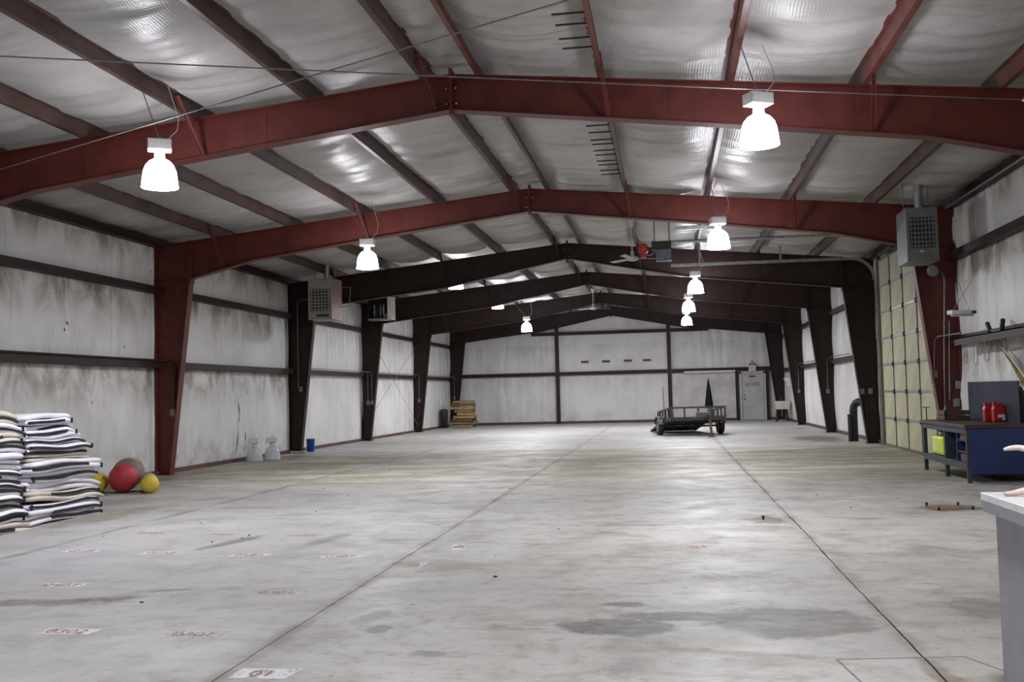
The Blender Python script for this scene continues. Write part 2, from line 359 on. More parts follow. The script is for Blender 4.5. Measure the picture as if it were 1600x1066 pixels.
# end walls
def back_fn(u, v):
    x = -8.07 + u * 16.14; top = rtop(x) + 0.15; z = 0.03 + v * (top - 0.03)
    zs = (0.0, 2.4, 4.35, 6.0); tt = 0
    for a, b in zip(zs, zs[1:]):
        if a <= z <= b: tt = (z - a) / (b - a)
    return (x, YB + 0.02 - 0.05 * math.sin(math.pi * tt) * (0.6 + 0.5 * nz(x, 3)) - 0.06 * abs(nz(x * 1.9 + 0.3 * nz(z, x), z * 0.15, 7)) ** 0.7 - 0.012 * nz(x * 6, z * 0.6, 2) , z)
wb = MB().grid(420, 50, back_fn).build('wall_back', WALLM); tag(wb, 'far gable wall of wrinkled white insulation between brown posts', kind='structure')
MB().b2((-8.2, YB + 0.1, 0), (8.2, YB + 0.13, 6)).build('cladding', CLAD, wb)
for x in (-2.70, 2.72):
    mb = MB(); ht = rbot(x, PROF_B) + 0.02
    mb.b2((x - 0.09, YB - 0.22, 0), (x + 0.09, YB - 0.205, ht)); mb.b2((x - 0.01, YB - 0.21, 0), (x + 0.01, YB - 0.02, ht)); mb.b2((x - 0.09, YB - 0.03, 0), (x + 0.09, YB - 0.015, ht)); mb.build('post', BROWN, wb)
def bgirt(x0, x1, z, hgt=0.17):
    mb = MB(); mb.b2((x0, YB - 0.17, z), (x1, YB - 0.162, z + hgt)); mb.b2((x0, YB - 0.17, z), (x1, YB - 0.02, z + 0.01)); mb.b2((x0, YB - 0.17, z + hgt - 0.01), (x1, YB - 0.02, z + hgt)); mb.build('girt', BROWN, wb)
for x0, x1 in ((-7.95, -2.8), (-2.6, 2.62), (2.82, 7.9)): bgirt(x0, x1, 2.35)
for x0, x1 in ((-3.95, -2.8), (-2.6, 2.62), (2.82, 4.62)): bgirt(x0, x1, 4.32, 0.16)
wf = MB().b2((-8.2, YF - 0.1, 0), (8.2, YF, 5.9)).build('wall_front', WALLM); tag(wf, 'white insulated wall behind the viewpoint', kind='structure')
BASE = mat('base_angle', '#5b3b38', '#46302d', 4, 0.6)
for nm, a, b in (('baseboard_left', (-8.06, YF, 0), (-7.99, YB, 0.09)), ('baseboard_right', (7.99, YF, 0), (8.06, 20.28, 0.09)), ('baseboard_back', (-8, YB - 0.09, 0), (5.95, YB - 0.03, 0.12))):
    o = MB().b2(a, b).build(nm, BASE); tag(o, 'dark red base angle along the ' + nm.split('_')[1] + ' wall', kind='structure')
o = MB().b2((7.99, 26.72, 0), (8.06, YB, 0.1)).build('trim_1', BASE); tag(o, 'dark red base angle beyond the overhead door', kind='structure')
o = MB().b2((7.25, YB - 0.09, 0), (8.0, YB - 0.03, 0.12)).build('trim_2', BASE); tag(o, 'dark base angle right of the far door', kind='structure')

# ------------------------------------------------------------------ roof: blanket, purlins, eave struts
XS = [-8.1] + PX + [8.1]
def roof_pt(x, y):
    base = rtop(x) + 0.205
    for a, b in zip(XS, XS[1:]):
        if a <= x <= b + 1e-6: tt = (x - a) / (b - a); L = b - a; break
    par = 4 * tt * (1 - tt)
    k = y / 1.25 + 0.13 * a; fr = k - math.floor(k); sd = min(fr, 1 - fr) * 1.25
    sag = 0.055 * L * (0.8 + 0.7 * nz(y * 0.55, a * 2.1)) + 0.03 * nz(y * 1.9 + 0.4 * tt, a * 3.3) + 0.15 * abs(nz(y * 1.7 + tt * 0.35 + 0.25 * nz(x * 1.5, y), a, 4)) ** 0.75 + 0.03 * nz(y * 5.0 + tt * 0.6, a, 9)
    lump = 0.018 * nz(x * 1.6, y * 1.2, 5) + 0.008 * nz(x * 5, y * 4, 1)
    near = 1.0
    for fy in FY[1:]:
        if abs(y - fy) < 0.5: near = min(near, 0.35 + 0.65 * abs(y - fy) / 0.5)
    return base - par * sag * near - par * lump + 0.03 * par * math.exp(-(sd / 0.03) ** 2)
xs = []
for a, b in zip(XS, XS[1:]):
    nseg = 9 if b - a > 1 else 5
    xs += [a + (b - a) * i / nseg for i in range(nseg)]
xs.append(XS[-1]); ys = [YF + (YB - YF) * j / 900 for j in range(901)]
mb = MB(); nyy = len(ys)
vs = [(x, y, roof_pt(x, y)) for x in xs for y in ys]
mb.add(vs, [(i * nyy + j, (i + 1) * nyy + j, (i + 1) * nyy + j + 1, i * nyy + j + 1) for i in range(len(xs) - 1) for j in range(nyy - 1)], True)
ceil = mb.build('ceiling', ROOFM); tag(ceil, 'sagging grey-white roof insulation between brown purlins', kind='structure')
mb = MB()
for sx in (-1, 1): mb.add([(0, YF, 6.1), (sx * 8.3, YF, 5.2), (sx * 8.3, YB + .2, 5.2), (0, YB + .2, 6.1)], [(0, 1, 2, 3)])
mb.build('roof_sheet', CLAD, ceil)
PURLINS = {}
for i, (a, b) in enumerate(bays):
    for x in PX:
        sx = 1 if x > 0 else -1; z0 = rtop(x); fl = 0.065; mb = MB(); y0, y1 = a + 0.0, b - 0.005
        # Z section: web, bottom flange downhill, top flange uphill
        mb.b2((x - 0.004, y0, z0 + 0.005), (x + 0.004, y1, z0 + 0.205)); mb.b2((x, y0, z0 + 0.003), (x + sx * fl, y1, z0 + 0.011)); mb.b2((x, y0, z0 + 0.197), (x - sx * fl, y1, z0 + 0.205)); mb.b2((x + sx * fl - sx * 0.004, y0, z0 + 0.003), (x + sx * fl, y1, z0 + 0.026))
        PURLINS[(i, x)] = mb.build('purlin', PURLR if i == 0 and x > 0 else PURL, ceil)
    for sx in (-1, 1):
        mb = MB(); mb.b2((sx * 8.06, a, 4.80), (sx * 7.98, b - 0.005, 5.03)); mb.b2((sx * 8.06, a, 4.80), (sx * 7.88, b - 0.005, 4.815)); mb.build('eave_strut', BROWN, ceil)
# pegs standing out of one purlin, with chalked numbers
peg = MB().tube([(0, 0, 0), (-0.36, 0, 0.0)], 0.011, 6).mesh('peg', DARKMETAL)
PEGY = [10.35, 10.72, 11.1, 11.48, 14.88, 15.36, 15.75, 16.11, 16.46, 16.86, 17.23, 17.62, 17.98, 18.41]
for k, y in enumerate(PEGY):
    o = inst('peg', peg, PURLINS[(0 if y < FY[1] else 1, 1.9)], (1.9, y, rtop(1.9) + 0.055 + 0.02 * (k % 2)))
CHALK = mat('chalk', '#d8d4d0', '#b8b2ae', 20, 0.8)
for y, s_ in ((10.5, '8'), (10.85, '4'), (11.25, '5'), (11.65, '2')):
    me = text_mesh(s_, 0.13, CHALK); o = inst('chalk_number', me, PURLINS[(0, 1.9)], (1.9055, y, rtop(1.9) + 0.1)); o.rotation_euler = (math.pi / 2, 0, math.pi / 2)

# ------------------------------------------------------------------ portal frames
def strip(mb, pts, wid, th):  # flange following points in XZ
    for a, b in zip(pts, pts[1:]):
        mb.bar((a[0], 0, a[1]), (b[0], 0, b[1]), wid, th, up=(0, 1, 0)) if False else mb.bar((a[0], 0, a[1]), (b[0], 0, b[1]), wid, th, up=Vector((b[0] - a[0], 0, b[1] - a[1])).cross(Vector((0, 1, 0))))
FW = 0.20
def frame_meshes(mt, prof):
    M = {}
    for sx in (-1, 1):
        mb = MB()
        mb.prism([(sx * 8.03, 0.012), (sx * 7.73, 0.012), (sx * 7.245, 4.11), (sx * 7.245, rtop(7.245)), (sx * 8.03, rtop(8.03))], -0.006, 0.006)
        strip(mb, [(sx * 7.73, 0.01), (sx * 7.245, 4.11)], FW, 0.014); strip(mb, [(sx * 8.03, 0.01), (sx * 8.03, rtop(8.03))], FW, 0.014)
        strip(mb, [(sx * 8.03, rtop(8.03)), (sx * 7.245, rtop(7.245))], FW, 0.014); strip(mb, [(sx * 8.02, 4.11), (sx * 7.25, 4.11)], FW * 0.9, 0.012)
        mb.b2((sx * 7.262, -FW / 2, 4.02), (sx * 7.246, FW / 2, rtop(7.245) + 0.02)); mb.b2((sx * 8.06, -0.13, 0.0), (sx * 7.68, 0.13, 0.016))
        M['column', sx] = mb.mesh('column', mt)
        mb = MB(); xsn = [7.23] + [p[0] for p in reversed(prof[:-1])]
        mb.prism([(sx * x, rtop(x)) for x in xsn] + [(sx * x, rbot(x, prof)) for x in reversed(xsn)], -0.005, 0.005)
        strip(mb, [(sx * x, rtop(x)) for x in xsn], FW, 0.014); strip(mb, [(sx * x, rbot(x, prof)) for x in xsn], FW, 0.014)
        mb.b2((sx * 7.245, -FW / 2, 4.02), (sx * 7.23, FW / 2, rtop(7.24) + 0.02)); mb.b2((0.0, -FW / 2, 5.10), (sx * 0.018, FW / 2, 5.70))
        M['rafter', sx] = mb.mesh('rafter', mt)
    return M
BOLT = MB().lathe((0, 0, 0), [(0.0, -0.02), (0.018, -0.02), (0.018, 0.0), (0.0, 0.0)], 6, 'y').mesh('bolt', CHROME)
meshes = {}
FL = ['nearest brick-red steel portal frame, rafters crossing the top of the view', 'second brick-red steel portal frame, its left column beside the fabric stack', 'third steel portal frame, dark brown, behind the left louvred heater',
      'fourth steel portal frame, dark brown, just past the overhead door bay', 'fifth steel portal frame, dark brown, second from the far wall', 'last dark brown steel portal frame standing against the far gable wall']
for k in range(1, 7):
    mt = RED if k < 3 else BROWN
    if mt.name not in meshes: meshes[mt.name] = frame_meshes(mt, PROF_A if k < 3 else PROF_B)
    M = meshes[mt.name]; prof = PROF_A if k < 3 else PROF_B
    y = FY[k] if k < 6 else FY[k] - 0.05
    fr = thing('portal_frame', FL[k - 1], 'frame', (0, y, 0), group='steel portal frames of the hall')
    for sx in (-1, 1): inst('column', M['column', sx], fr); inst('rafter', M['rafter', sx], fr)
    if k < 3:
        for x in (-5.1, -2.5, 2.75, 4.95): MB().b2((x - 0.004, -0.011, rbot(x) + 0.01), (x + 0.004, -0.004, rtop(x) - 0.01)).build('weld_seam', mt, fr)
    for x in (-6.6, -3.48, -0.33, 1.9, 5.05):
        if k == 6: continue
        mb = MB(); xb = x + (0.1 if x < 0 else 0.08)
        a = (x + 0.01, -0.62, rtop(x) + 0.16); b = (xb, -0.07, rbot(xb, prof) + 0.02)
        mb.bar(a, b, 0.055, 0.008, up=(1, 0, 0)); mb.bar(Vector(a) + Vector((0.024, 0, 0)), Vector(b) + Vector((0.024, 0, 0)), 0.006, 0.05, up=(1, 0, 0))
        mb.build('flange_brace', mt, fr)
    for bx in (-0.06, 0.06):
        for bz in (5.25, 5.45): inst('bolt', BOLT, fr, (bx, -0.04, bz))

# ------------------------------------------------------------------ high bay lamps
t = NT('lit_dome'); t.b.inputs['Base Color'].default_value = (1, 1, 1, 1); t.b.inputs['Emission Color'].default_value = (0.93, 0.92, 1.0, 1); t.b.inputs['Emission Strength'].default_value = DOME_GLOW; DOME = t.m
t = NT('lit_lens'); t.b.inputs['Base Color'].default_value = (1, 1, 1, 1); t.b.inputs['Emission Color'].default_value = (0.94, 0.94, 1.0, 1); t.b.inputs['Emission Strength'].default_value = LENS_GLOW; LENS = t.m
t = NT('clear_dome'); t.base(lin('#d6d9e0')); t.rough(0.12); t.b.inputs['Alpha'].default_value = 0.5; CLEARD = t.m
DPROF = [(0.0, 0.35), (0.06, 0.35), (0.075, 0.335), (0.12, 0.31), (0.163, 0.26), (0.188, 0.19), (0.2, 0.1), (0.208, 0.02), (0.213, 0.0), (0.205, 0.0), (0.2, 0.03)]
OPROF = [(0.05, 0.35), (0.075, 0.335), (0.12, 0.31), (0.163, 0.26), (0.188, 0.19), (0.2, 0.1), (0.208, 0.02), (0.213, 0.0), (0.205, 0.0), (0.19, 0.1), (0.178, 0.19), (0.15, 0.25), (0.1, 0.3)]
def make_lamp(label, x, y, z, lit=True, rz=0.0, hang=True, group='lit high bay lamps under the roof'):
    l = thing('high_bay_lamp', label, 'lamp', (x, y, z), rz, group)
    if lit: MB().lathe((0, 0, 0), DPROF, 28).build('dome', DOME, l); MB().lathe((0, 0, 0), [(0.0, 0.015), (0.202, 0.015)], 28).build('lens', LENS, l)
    else:
        MB().lathe((0, 0, 0), OPROF, 28).build('dome', CLEARD, l)
        MB().lathe((0, 0, 0), [(0, .12), (.03, .14), (.04, .2), (.03, .26), (.02, .34), (0, .34)], 12).build('bulb', WHITEP, l)
    MB().lathe((0, 0, 0), [(0.0, 0.34), (0.062, 0.34), (0.062, 0.44), (0.0, 0.44)], 16).build('neck', WHITEP, l)
    MB().box((0, 0, 0.505), (0.27, 0.2, 0.13)).build('ballast_box', WHITEP, l, bevel=0.008)
    MB().tube(arc((0, 0, 0.59), 0.02, 0, 2 * math.pi, 10), 0.004, 5).build('hook', CHROME, l)
    if hang:
        top = rtop(x) - z + 0.01
        if top > 0.5:
            xh = (3.51 if abs(x) > 2.8 or y < 40 else 1.93) * (1 if x > 0 else -1) - x; c, s_ = math.cos(-rz), math.sin(-rz)
            MB().tube([(0, 0, 0.57), (xh * c, xh * s_, max(top, .6) + .05)], 0.006, 5).build('chain', CABLE, l)
            MB().tube([(0.08, 0, 0.57), (0.2, 0.0, 0.7), (0.22, 0.02, 0.85), (0.1, 0.02, top)], 0.005, 5).build('cord', WHITEP, l)
    return l
for lb, x, y, z, rz in [
    ('glowing high bay lamp hung before the nearest red rafter, left of the ridge', -3.26, 11.1, 4.07, 0.5),
    ('largest glowing high bay lamp, hung before the nearest red rafter, right of the ridge', 3.69, 11.1, 4.14, 0.5),
    ('glowing high bay lamp below the second red rafter, left of the ridge', -3.02, 18.7, 4.0, 0.1),
    ('glowing high bay lamp beside the overhead door rails, below the second rafter', 3.62, 18.7, 4.08, 0.2),
    ('glowing high bay lamp below the third rafter on the right', 3.42, 26.8, 4.04, 0.1),
    ('glowing high bay lamp below the fourth rafter on the right', 3.36, 32.8, 4.02, 0.1),
    ('farthest glowing high bay lamp on the right, just above the far gable wall', 3.42, 39.5, 4.01, 0.1),
    ('lamp mostly hidden behind the third rafter, left of the ridge', -3.34, 28.5, 4.60, 0.0),
    ('lamp mostly hidden behind the fourth rafter, left of the ridge', -3.3, 35.5, 4.585, 0.0),
    ('farthest glowing high bay lamp on the left, before the last rafter', -2.69, 38.5, 3.91, 0.1),
    ('added unseen high bay lamp behind the fifth rafter on the left, brightening the far wall', -2.7, 42.6, 4.81, 0.0),  # this pair is added out of sight to brighten the far wall
    ('added unseen high bay lamp behind the fifth rafter on the right, brightening the far wall', 2.7, 42.6, 4.81, 0.0),
    ('added unseen high bay lamp above the viewpoint on the left, lighting the near floor', -3.4, 3.4, 4.1, 0.1),  # this pair is added out of view to light the near floor
    ('added unseen high bay lamp above the viewpoint on the right, lighting the near floor', 3.5, 3.4, 4.1, 0.1)]:
    make_lamp(lb, x, y, z, True, rz)
for lb, x, y, rz in [('unlit clear-domed lamp standing on the floor, nearer of two by the left wall', -7.66, 24.1, 0.1), ('unlit clear-domed lamp standing on the floor, farther of two by the left wall', -7.38, 24.55, 0.2)]:
    make_lamp(lb, x, y, 0.001, False, rz, False, 'spare lamps on the floor')

# ------------------------------------------------------------------ overhead door (right wall)
CREAM = mat('door_panel_cream', '#bdb998', '#a9a585', 1.2, 0.55, bump=0.1); DRAIL = mat('door_rail', '#6f6c62', '#57544c', 5, 0.5)
dY0, dY1, dX = 20.35, 26.62, 7.985
door = MB().b2((8.03, dY0, 0.0), (8.06, dY1, 4.64)).build('door_1', DRAIL); tag(door, 'cream sectional overhead door with grey rails in the right wall', kind='structure')
pw = (dY1 - dY0) / 5; ph = 0.66
panel = MB().box((0, 0, 0), (0.03, pw - 0.05, ph - 0.045)).mesh('panel', CREAM)
hinge = MB().box((0, 0, 0), (0.05, 0.10, 0.10)).mesh('hinge', DARKMETAL)
TOPW = mat('door_top_panel', '#bcbcae', '#a7a798', 1.2, 0.5)
panel2 = MB().box((0, 0, 0), (0.03, pw - 0.05, ph - 0.045)).mesh('panel', TOPW)
for r in range(7):
    for q in range(5):
        inst('panel', panel2 if r == 6 else panel, door, (8.015, dY0 + pw * (q + 0.5), 0.03 + ph * (r + 0.5)))
        if 0 < q and 0 < r: inst('hinge', hinge, door, (7.985, dY0 + pw * q, 0.03 + ph * r))
for r in range(8):
    MB().b2((7.985, dY0, 0.03 + ph * r - 0.02), (8.03, dY1, 0.03 + ph * r + 0.02)).build('rail', GALV if r > 0 else DRAIL, door)
for q in range(6): MB().b2((7.98, dY0 + pw * q - 0.018, 0.03), (8.03, dY0 + pw * q + 0.018, 4.64)).build('stile', DRAIL, door)
for y in (dY0 - 0.07, dY1 + 0.07):
    MB().b2((7.90, y - 0.03, 0), (7.96, y + 0.03, 4.30)).build('track', GALV, door)
    MB().b2((7.97, y - 0.09, 0), (8.06, y + 0.09, 4.8)).build('jamb', DRAIL, door)
for nm, y, xe, z in (('far', dY1 + 0.07, 2.80, 4.78), ('near', dY0 - 0.07, 2.87, 4.74)):
    tr = thing('door_track', 'galvanised horizontal track of the overhead door, %s' % ('farther one curving down beside the third column' if nm == 'far' else 'nearer one just behind the second rafter'), 'track', (xe, y, z), group='overhead door tracks')
    pts = [(xe, y, z), (7.35, y, z - 0.02)] + arc((7.35, y, z - 0.58), 0.56, math.pi / 2, 0, 8)
    mb = MB()
    for a, b in zip(pts, pts[1:]): mb.bar(a, b, 0.05, 0.075)
    mb.build('rail', GALV, tr, world=True)
    for hx in (xe + 0.75, 5.6): MB().b2((hx - 0.025, y - 0.03, z), (hx + 0.025, y + 0.0, rtop(hx) + 0.1)).build('hanger', GALV, tr, world=True)
tb = thing('torsion_bar', 'dark torsion bar with springs above the overhead door', 'door spring', (7.85, 23.5, 4.72))
MB().tube([(7.85, dY0 - 0.1, 4.72), (7.85, dY1 + 0.1, 4.72)], 0.016, 8).build('shaft', DARKMETAL, tb, world=True)
for ya in (21.0, 24.2): MB().tube([(7.85, ya, 4.72), (7.85, ya + 1.6, 4.72)], 0.055, 10).build('spring', BLACK, tb, world=True)
# opener
op = thing('door_opener', 'overhead door opener with red motor and grey box beside the ceiling fan', 'opener', (2.5, 23.5, 4.5))
MB().tube([(2.75, 23.5, 4.94), (7.8, 23.5, 4.92)], 0.035, 8).build('rail', GALV, op, world=True)
MB().b2((2.45, 23.35, 4.50), (2.80, 23.65, 4.76)).build('control_box', mat('opener_blue_grey', '#6d7681', '#565d68', 9, 0.4), op, world=True, bevel=0.01)
MB().b2((2.35, 23.4, 4.76), (2.80, 23.6, 4.96)).build('gear_box', DARKMETAL, op, world=True, bevel=0.01)
REDM = mat('red_enamel', '#c2322a', '#9d2620', 8, 0.4)
MB().lathe((2.16, 23.45, 4.80), [(0, -0.13), (0.09, -0.13), (0.12, -0.10), (0.12, 0.10), (0.09, 0.13), (0.03, 0.13), (0, 0.16)], 18, 'y').build('motor', REDM, op, world=True)
MB().b2((2.10, 23.4, 4.60), (2.22, 23.55, 4.70)).build('motor_foot', REDM, op, world=True)
for hx in (2.42, 2.76): MB().b2((hx - 0.02, 23.47, 4.9), (hx + 0.02, 23.51, rtop(hx) + 0.05)).build('hanger', GALV, op, world=True)
MB().tube([(2.2, 23.42, 4.66), (2.32, 23.38, 4.63), (2.45, 23.4, 4.72)], 0.012, 6).build('cable', GALV, op, world=True)

# ------------------------------------------------------------------ far door, sign, fixtures of the gable wall
GDOOR = mat('grey_door_paint', '#bab9ba', '#a9a8a9', 3, 0.45)
d2 = MB().b2((6.10, YB - 0.10, 0.01), (7.10, YB - 0.05, 2.20)).build('door_2', GDOOR, bevel=0.006); tag(d2, 'pale grey steel walk door in the far wall', kind='structure')
mb = MB(); mb.b2((5.99, YB - 0.16, 0), (6.09, YB - 0.02, 2.30)); mb.b2((7.11, YB - 0.16, 0), (7.21, YB - 0.02, 2.30)); mb.b2((5.99, YB - 0.16, 2.21), (7.21, YB - 0.02, 2.31)); mb.build('door_frame', GDOOR, d2)
MB().lathe((6.2, YB - 0.13, 1.0), [(0, -.05), (.035, -.04), (.035, 0), (.015, .02), (.015, .05)], 12, 'y').build('knob', DARKMETAL, d2)
MB().lathe((6.2, YB - 0.11, 1.2), [(0, -.02), (.03, -.02), (.03, .02), (0, .02)], 12, 'y').build('deadbolt', DARKMETAL, d2)
MB().b2((6.45, YB - 0.115, 2.04), (6.74, YB - 0.1, 2.1)).build('closer', BLACK, d2)
MB().b2((6.25, YB - 0.108, 1.60), (6.95, YB - 0.1, 1.80)).build('notice', mat('old_paper', '#a8a493', '#979382', 5, 0.7), d2)
MB().b2((5.83, YB - 0.2, 0), (5.93, YB - 0.03, 2.33)).build('door_post', BROWN, wb); MB().b2((7.24, YB - 0.2, 0), (7.34, YB - 0.03, 2.33)).build('door_post', BROWN, wb)
ex = thing('exit_sign', 'small white exit sign with two red lamp heads above the far door', 'sign', (6.6, YB - 0.2, 2.32))
MB().b2((-.17, -.04, 0), (.17, .03, .27)).build('housing', WHITEP, ex, bevel=.006)
for sx in (-.1, .1): MB().lathe((sx, -.03, .33), [(0, -.05), (.055, -.04), (.055, .02), (0, .03)], 12, 'y').build('lamp_head', REDM, ex)
MB().b2((-.03, -.02, .38), (.03, .02, .5)).build('bracket', REDM, ex)
o = inst('lettering', text_mesh('EXIT', .13, REDM), ex, (0, -.043, .13)); o.rotation_euler = (math.pi / 2, 0, 0)
PLY = mat('scuffed_white_panel', '#c9c6c6', '#b0abaa', 1.6, 0.5)
single('wall_panel', MB().b2((2.85, YB - 0.13, 0.12), (5.80, YB - 0.09, 2.30)), PLY, 'scuffed white board panel on the far wall left of the grey door', 'panel')
wp = thing('tube_light', 'long white tube light fixed along the far wall girt', 'light fixture', (3.4, YB - 0.24, 2.32))
MB().b2((0, -.06, 0), (2.4, .06, .07)).build('housing', WHITEP, wp); MB().tube([(.05, -.02, -.02), (2.35, -.02, -.02)], .018, 8).build('tube', WHITEP, wp)
PLQ = mat('dark_plaque', '#3c3030', '#573434', 20, 0.5)
for x, nm in ((-1.35, 'leftmost'), (-.32, 'second from left'), (.74, 'third from left'), (1.66, 'rightmost')):
    single('wall_plaque', MB().b2((x - .19, YB - .09, 2.94), (x + .19, YB - .06, 3.04)), PLQ, 'small dark plaque on the far gable wall, %s of four' % nm, 'plaque', 'dark plaques on the far wall')
um = thing('folded_umbrella', 'closed black umbrella standing behind the utility trailer', 'umbrella', (4.45, 47.0, 0))
MB().lathe((0, 0, 0), [(0, .62), (.13, .64), (.19, .72), (.16, 1.0), (.11, 1.4), (.06, 1.75), (.025, 1.95), (.0, 2.0)], 10).build('canopy', mat('black_canvas', '#0e0e10', '#141416', 8, .8, spec=.2), um)
MB().tube([(0, 0, 0.02), (0, 0, .7)], .02, 8).build('pole', DARKMETAL, um); MB().lathe((0, 0, 0), [(0, 0), (.2, 0), (.2, .05), (.05, .08), (0, .08)], 16).build('base', BLACK, um)
single('thin_rod', MB().tube([(2.42, YB - .22, 0), (2.38, YB - .22, 1.62), (2.3, YB - .22, 1.62)], .013, 6), DARKMETAL, 'thin rod leaning beside the right gable post', 'rod')

# ------------------------------------------------------------------ heaters
def heater(label, x0, x1, y0, y1, z0, z1, m_side, m_front, cols, rows, gz0, gz1):
    h = thing('unit_heater', label, 'heater', ((x0 + x1) / 2, (y0 + y1) / 2, z0))
    MB().b2((x0, y0 + .02, z0), (x1, y1, z1)).build('cabinet', m_side, h, True, bevel=.012)
    mb = MB(); mb.b2((x0, y0, z0), (x1, y0 + .025, gz0)); mb.b2((x0, y0, gz1), (x1, y0 + .025, z1)); mb.b2((x0, y0, gz0), (x0 + .05, y0 + .025, gz1)); mb.b2((x1 - .05, y0, gz0), (x1, y0 + .025, gz1)); mb.build('front_panel', m_front, h, True)
    MB().b2((x0 + .05, y0 + .018, gz0), (x1 - .05, y0 + .022, gz1)).build('grille_back', BLACK, h, True)
    dx = (x1 - x0 - .1) / cols; dz = (gz1 - gz0) / rows
    for r in range(rows):
        MB().box(((x0 + x1) / 2, y0 + .004, gz0 + dz * (r + .5)), (x1 - x0 - .1, .022, dz * .22), rx=.5).build('louvre', m_front, h, True)
    for q in range(cols):
        MB().b2((x0 + .05 + dx * (q + .5) - dx * .17, y0 + .002, gz0), (x0 + .05 + dx * (q + .5) + dx * .17, y0 + .018, gz1)).build('vane', m_front, h, True)
    MB().tube([((x0 + x1) / 2 + .05, (y0 + y1) / 2, z1 - .02), ((x0 + x1) / 2 + .05, (y0 + y1) / 2, rtop(x1) + .15)], .075, 14).build('flue', GALV, h, True)
    for hx in (x0 + .05, x1 - .05): MB().tube([(hx, (y0 + y1) / 2, z1), (hx, (y0 + y1) / 2, rtop(hx) + .15)], .008, 5).build('hanger_rod', CABLE, h, True)
    return h
BEIGE = mat('beige_enamel', '#9c9890', '#8a867e', 6, .5); PINKB = mat('dusty_beige_enamel', '#9d857d', '#8c756d', 5, .5)
hr = heater('grey louvred unit heater hung from the second rafter, right side', 6.79, 7.31, 18.2, 18.95, 3.63, 4.57, GREYBOX, GREYBOX, 7, 7, 3.86, 4.40)
MB().b2((7.0, 18.19, 3.79), (7.06, 18.2, 3.815)).build('name_plate', WHITEP, hr, True)
hl = heater('beige louvred unit heater hung before the third column, left side', -6.88, -6.22, 25.95, 26.82, 3.65, 4.77, PINKB, BEIGE, 6, 7, 3.87, 4.47)
MB().b2((-6.65, 25.94, 3.72), (-6.3, 25.95, 3.78)).build('vent_slot', BLACK, hl, True)
MB().tube([(-6.23, 26.6, 4.55), (-5.9, 26.6, 4.55), (-5.94, 26.6, 4.05), (-6.23, 26.6, 4.02)], .014, 6).build('gas_pipe', CABLE, hl, True)
fu = thing('open_furnace', 'heater with open side and white end panel before the fourth left column', 'heater', (-6.95, 33.4, 4.13))
for a, b, nm, mt in (((-7.35, 33.0, 4.13), (-6.55, 33.5, 4.18), 'base_pan', GALV), ((-7.35, 33.45, 4.18), (-6.55, 33.5, 4.9), 'rear_panel', DARKMETAL), ((-7.35, 33.0, 4.86), (-6.55, 33.5, 4.9), 'top_panel', DARKMETAL), ((-6.66, 32.97, 4.13), (-6.53, 33.5, 4.9), 'end_panel', WHITEP), ((-7.35, 33.0, 4.18), (-7.32, 33.5, 4.86), 'side_panel', DARKMETAL)):
    MB().b2(a, b).build(nm, mt, fu, True)
for k in range(5): MB().lathe((-7.2 + k * .11, 33.25, 4.2), [(0, 0), (.045, 0), (.045, .45), (0, .5)], 10).build('burner_tube', [GALV, DARKMETAL, CABLE][k % 3], fu, True)
MB().b2((-6.82, 33.02, 4.2), (-6.68, 33.2, 4.34)).build('valve', mat('valve_red', '#8a4b3c', '#6f3c31', 8, .5), fu, True)
for dz in (0, .16): MB().tube([(-7.3, 33.0, 4.75 - dz), (-7.18, 32.96, 4.5 - dz), (-6.95, 32.96, 4.38 - dz * .8)], .014, 6).build('hose', DARKMETAL, fu, True)
for hx in (-7.3, -6.6): MB().tube([(hx, 33.4, 4.88), (hx, 33.4, rtop(hx) + .15)], .01, 5).build('hanger_rod', CABLE, fu, True)

# ------------------------------------------------------------------ ceiling fans
FANM = mat('fan_grey_white', '#c4c4c0', '#adada9', 8, .4)
def fan(label, x, y, zt, zb, rz):
    f = thing('ceiling_fan', label, 'ceiling fan', (x, y, zb), rz, 'ceiling fans on down rods'); H = zt - zb
    MB().lathe((0, 0, 0), [(0, H), (.085, H), (.08, H - .03), (.045, H - .16), (.02, H - .17), (0, H - .17)], 16).build('canopy', FANM, f)
    MB().tube([(0, 0, .1), (0, 0, H - .1)], .016, 8).build('down_rod', FANM, f)
    MB().lathe((0, 0, 0), [(0, 0), (.07, 0), (.13, .02), (.14, .07), (.10, .10), (.045, .11), (.04, .22), (.02, .23), (0, .23)], 20).build('motor', FANM, f)
    for k in range(3):
        a = k * 2 * math.pi / 3; c, s_ = math.cos(a), math.sin(a); mb = MB()
        vs = []
        for u, hw, zt_ in ((.12, .03, .05), (.2, .05, .05), (.7, .07, .05), (.72, .04, .05)):
            for w_, zz in ((-hw, -.012), (hw, .012)):
                for th in (-.003, .003): vs.append((u * c - w_ * s_, u * s_ + w_ * c, zt_ + zz + th))
        for i in range(3):
            o_ = i * 4; mb_f = [(o_, o_ + 2, o_ + 6, o_ + 4), (o_ + 1, o_ + 5, o_ + 7, o_ + 3), (o_, o_ + 4, o_ + 5, o_ + 1), (o_ + 2, o_ + 3, o_ + 7, o_ + 6)]
            mb.add([], []) ; mb.f += mb_f; mb.sm += [False] * 4
        mb.v = vs; mb.build('blade', FANM, f)
    return f
fan('grey three-blade ceiling fan beside the red door opener motor', 1.92, 22.9, 5.40, 4.46, .25)
fan('farther grey ceiling fan below the ridge, before the last rafters', -.16, 39.3, 5.55, 4.72, .5)

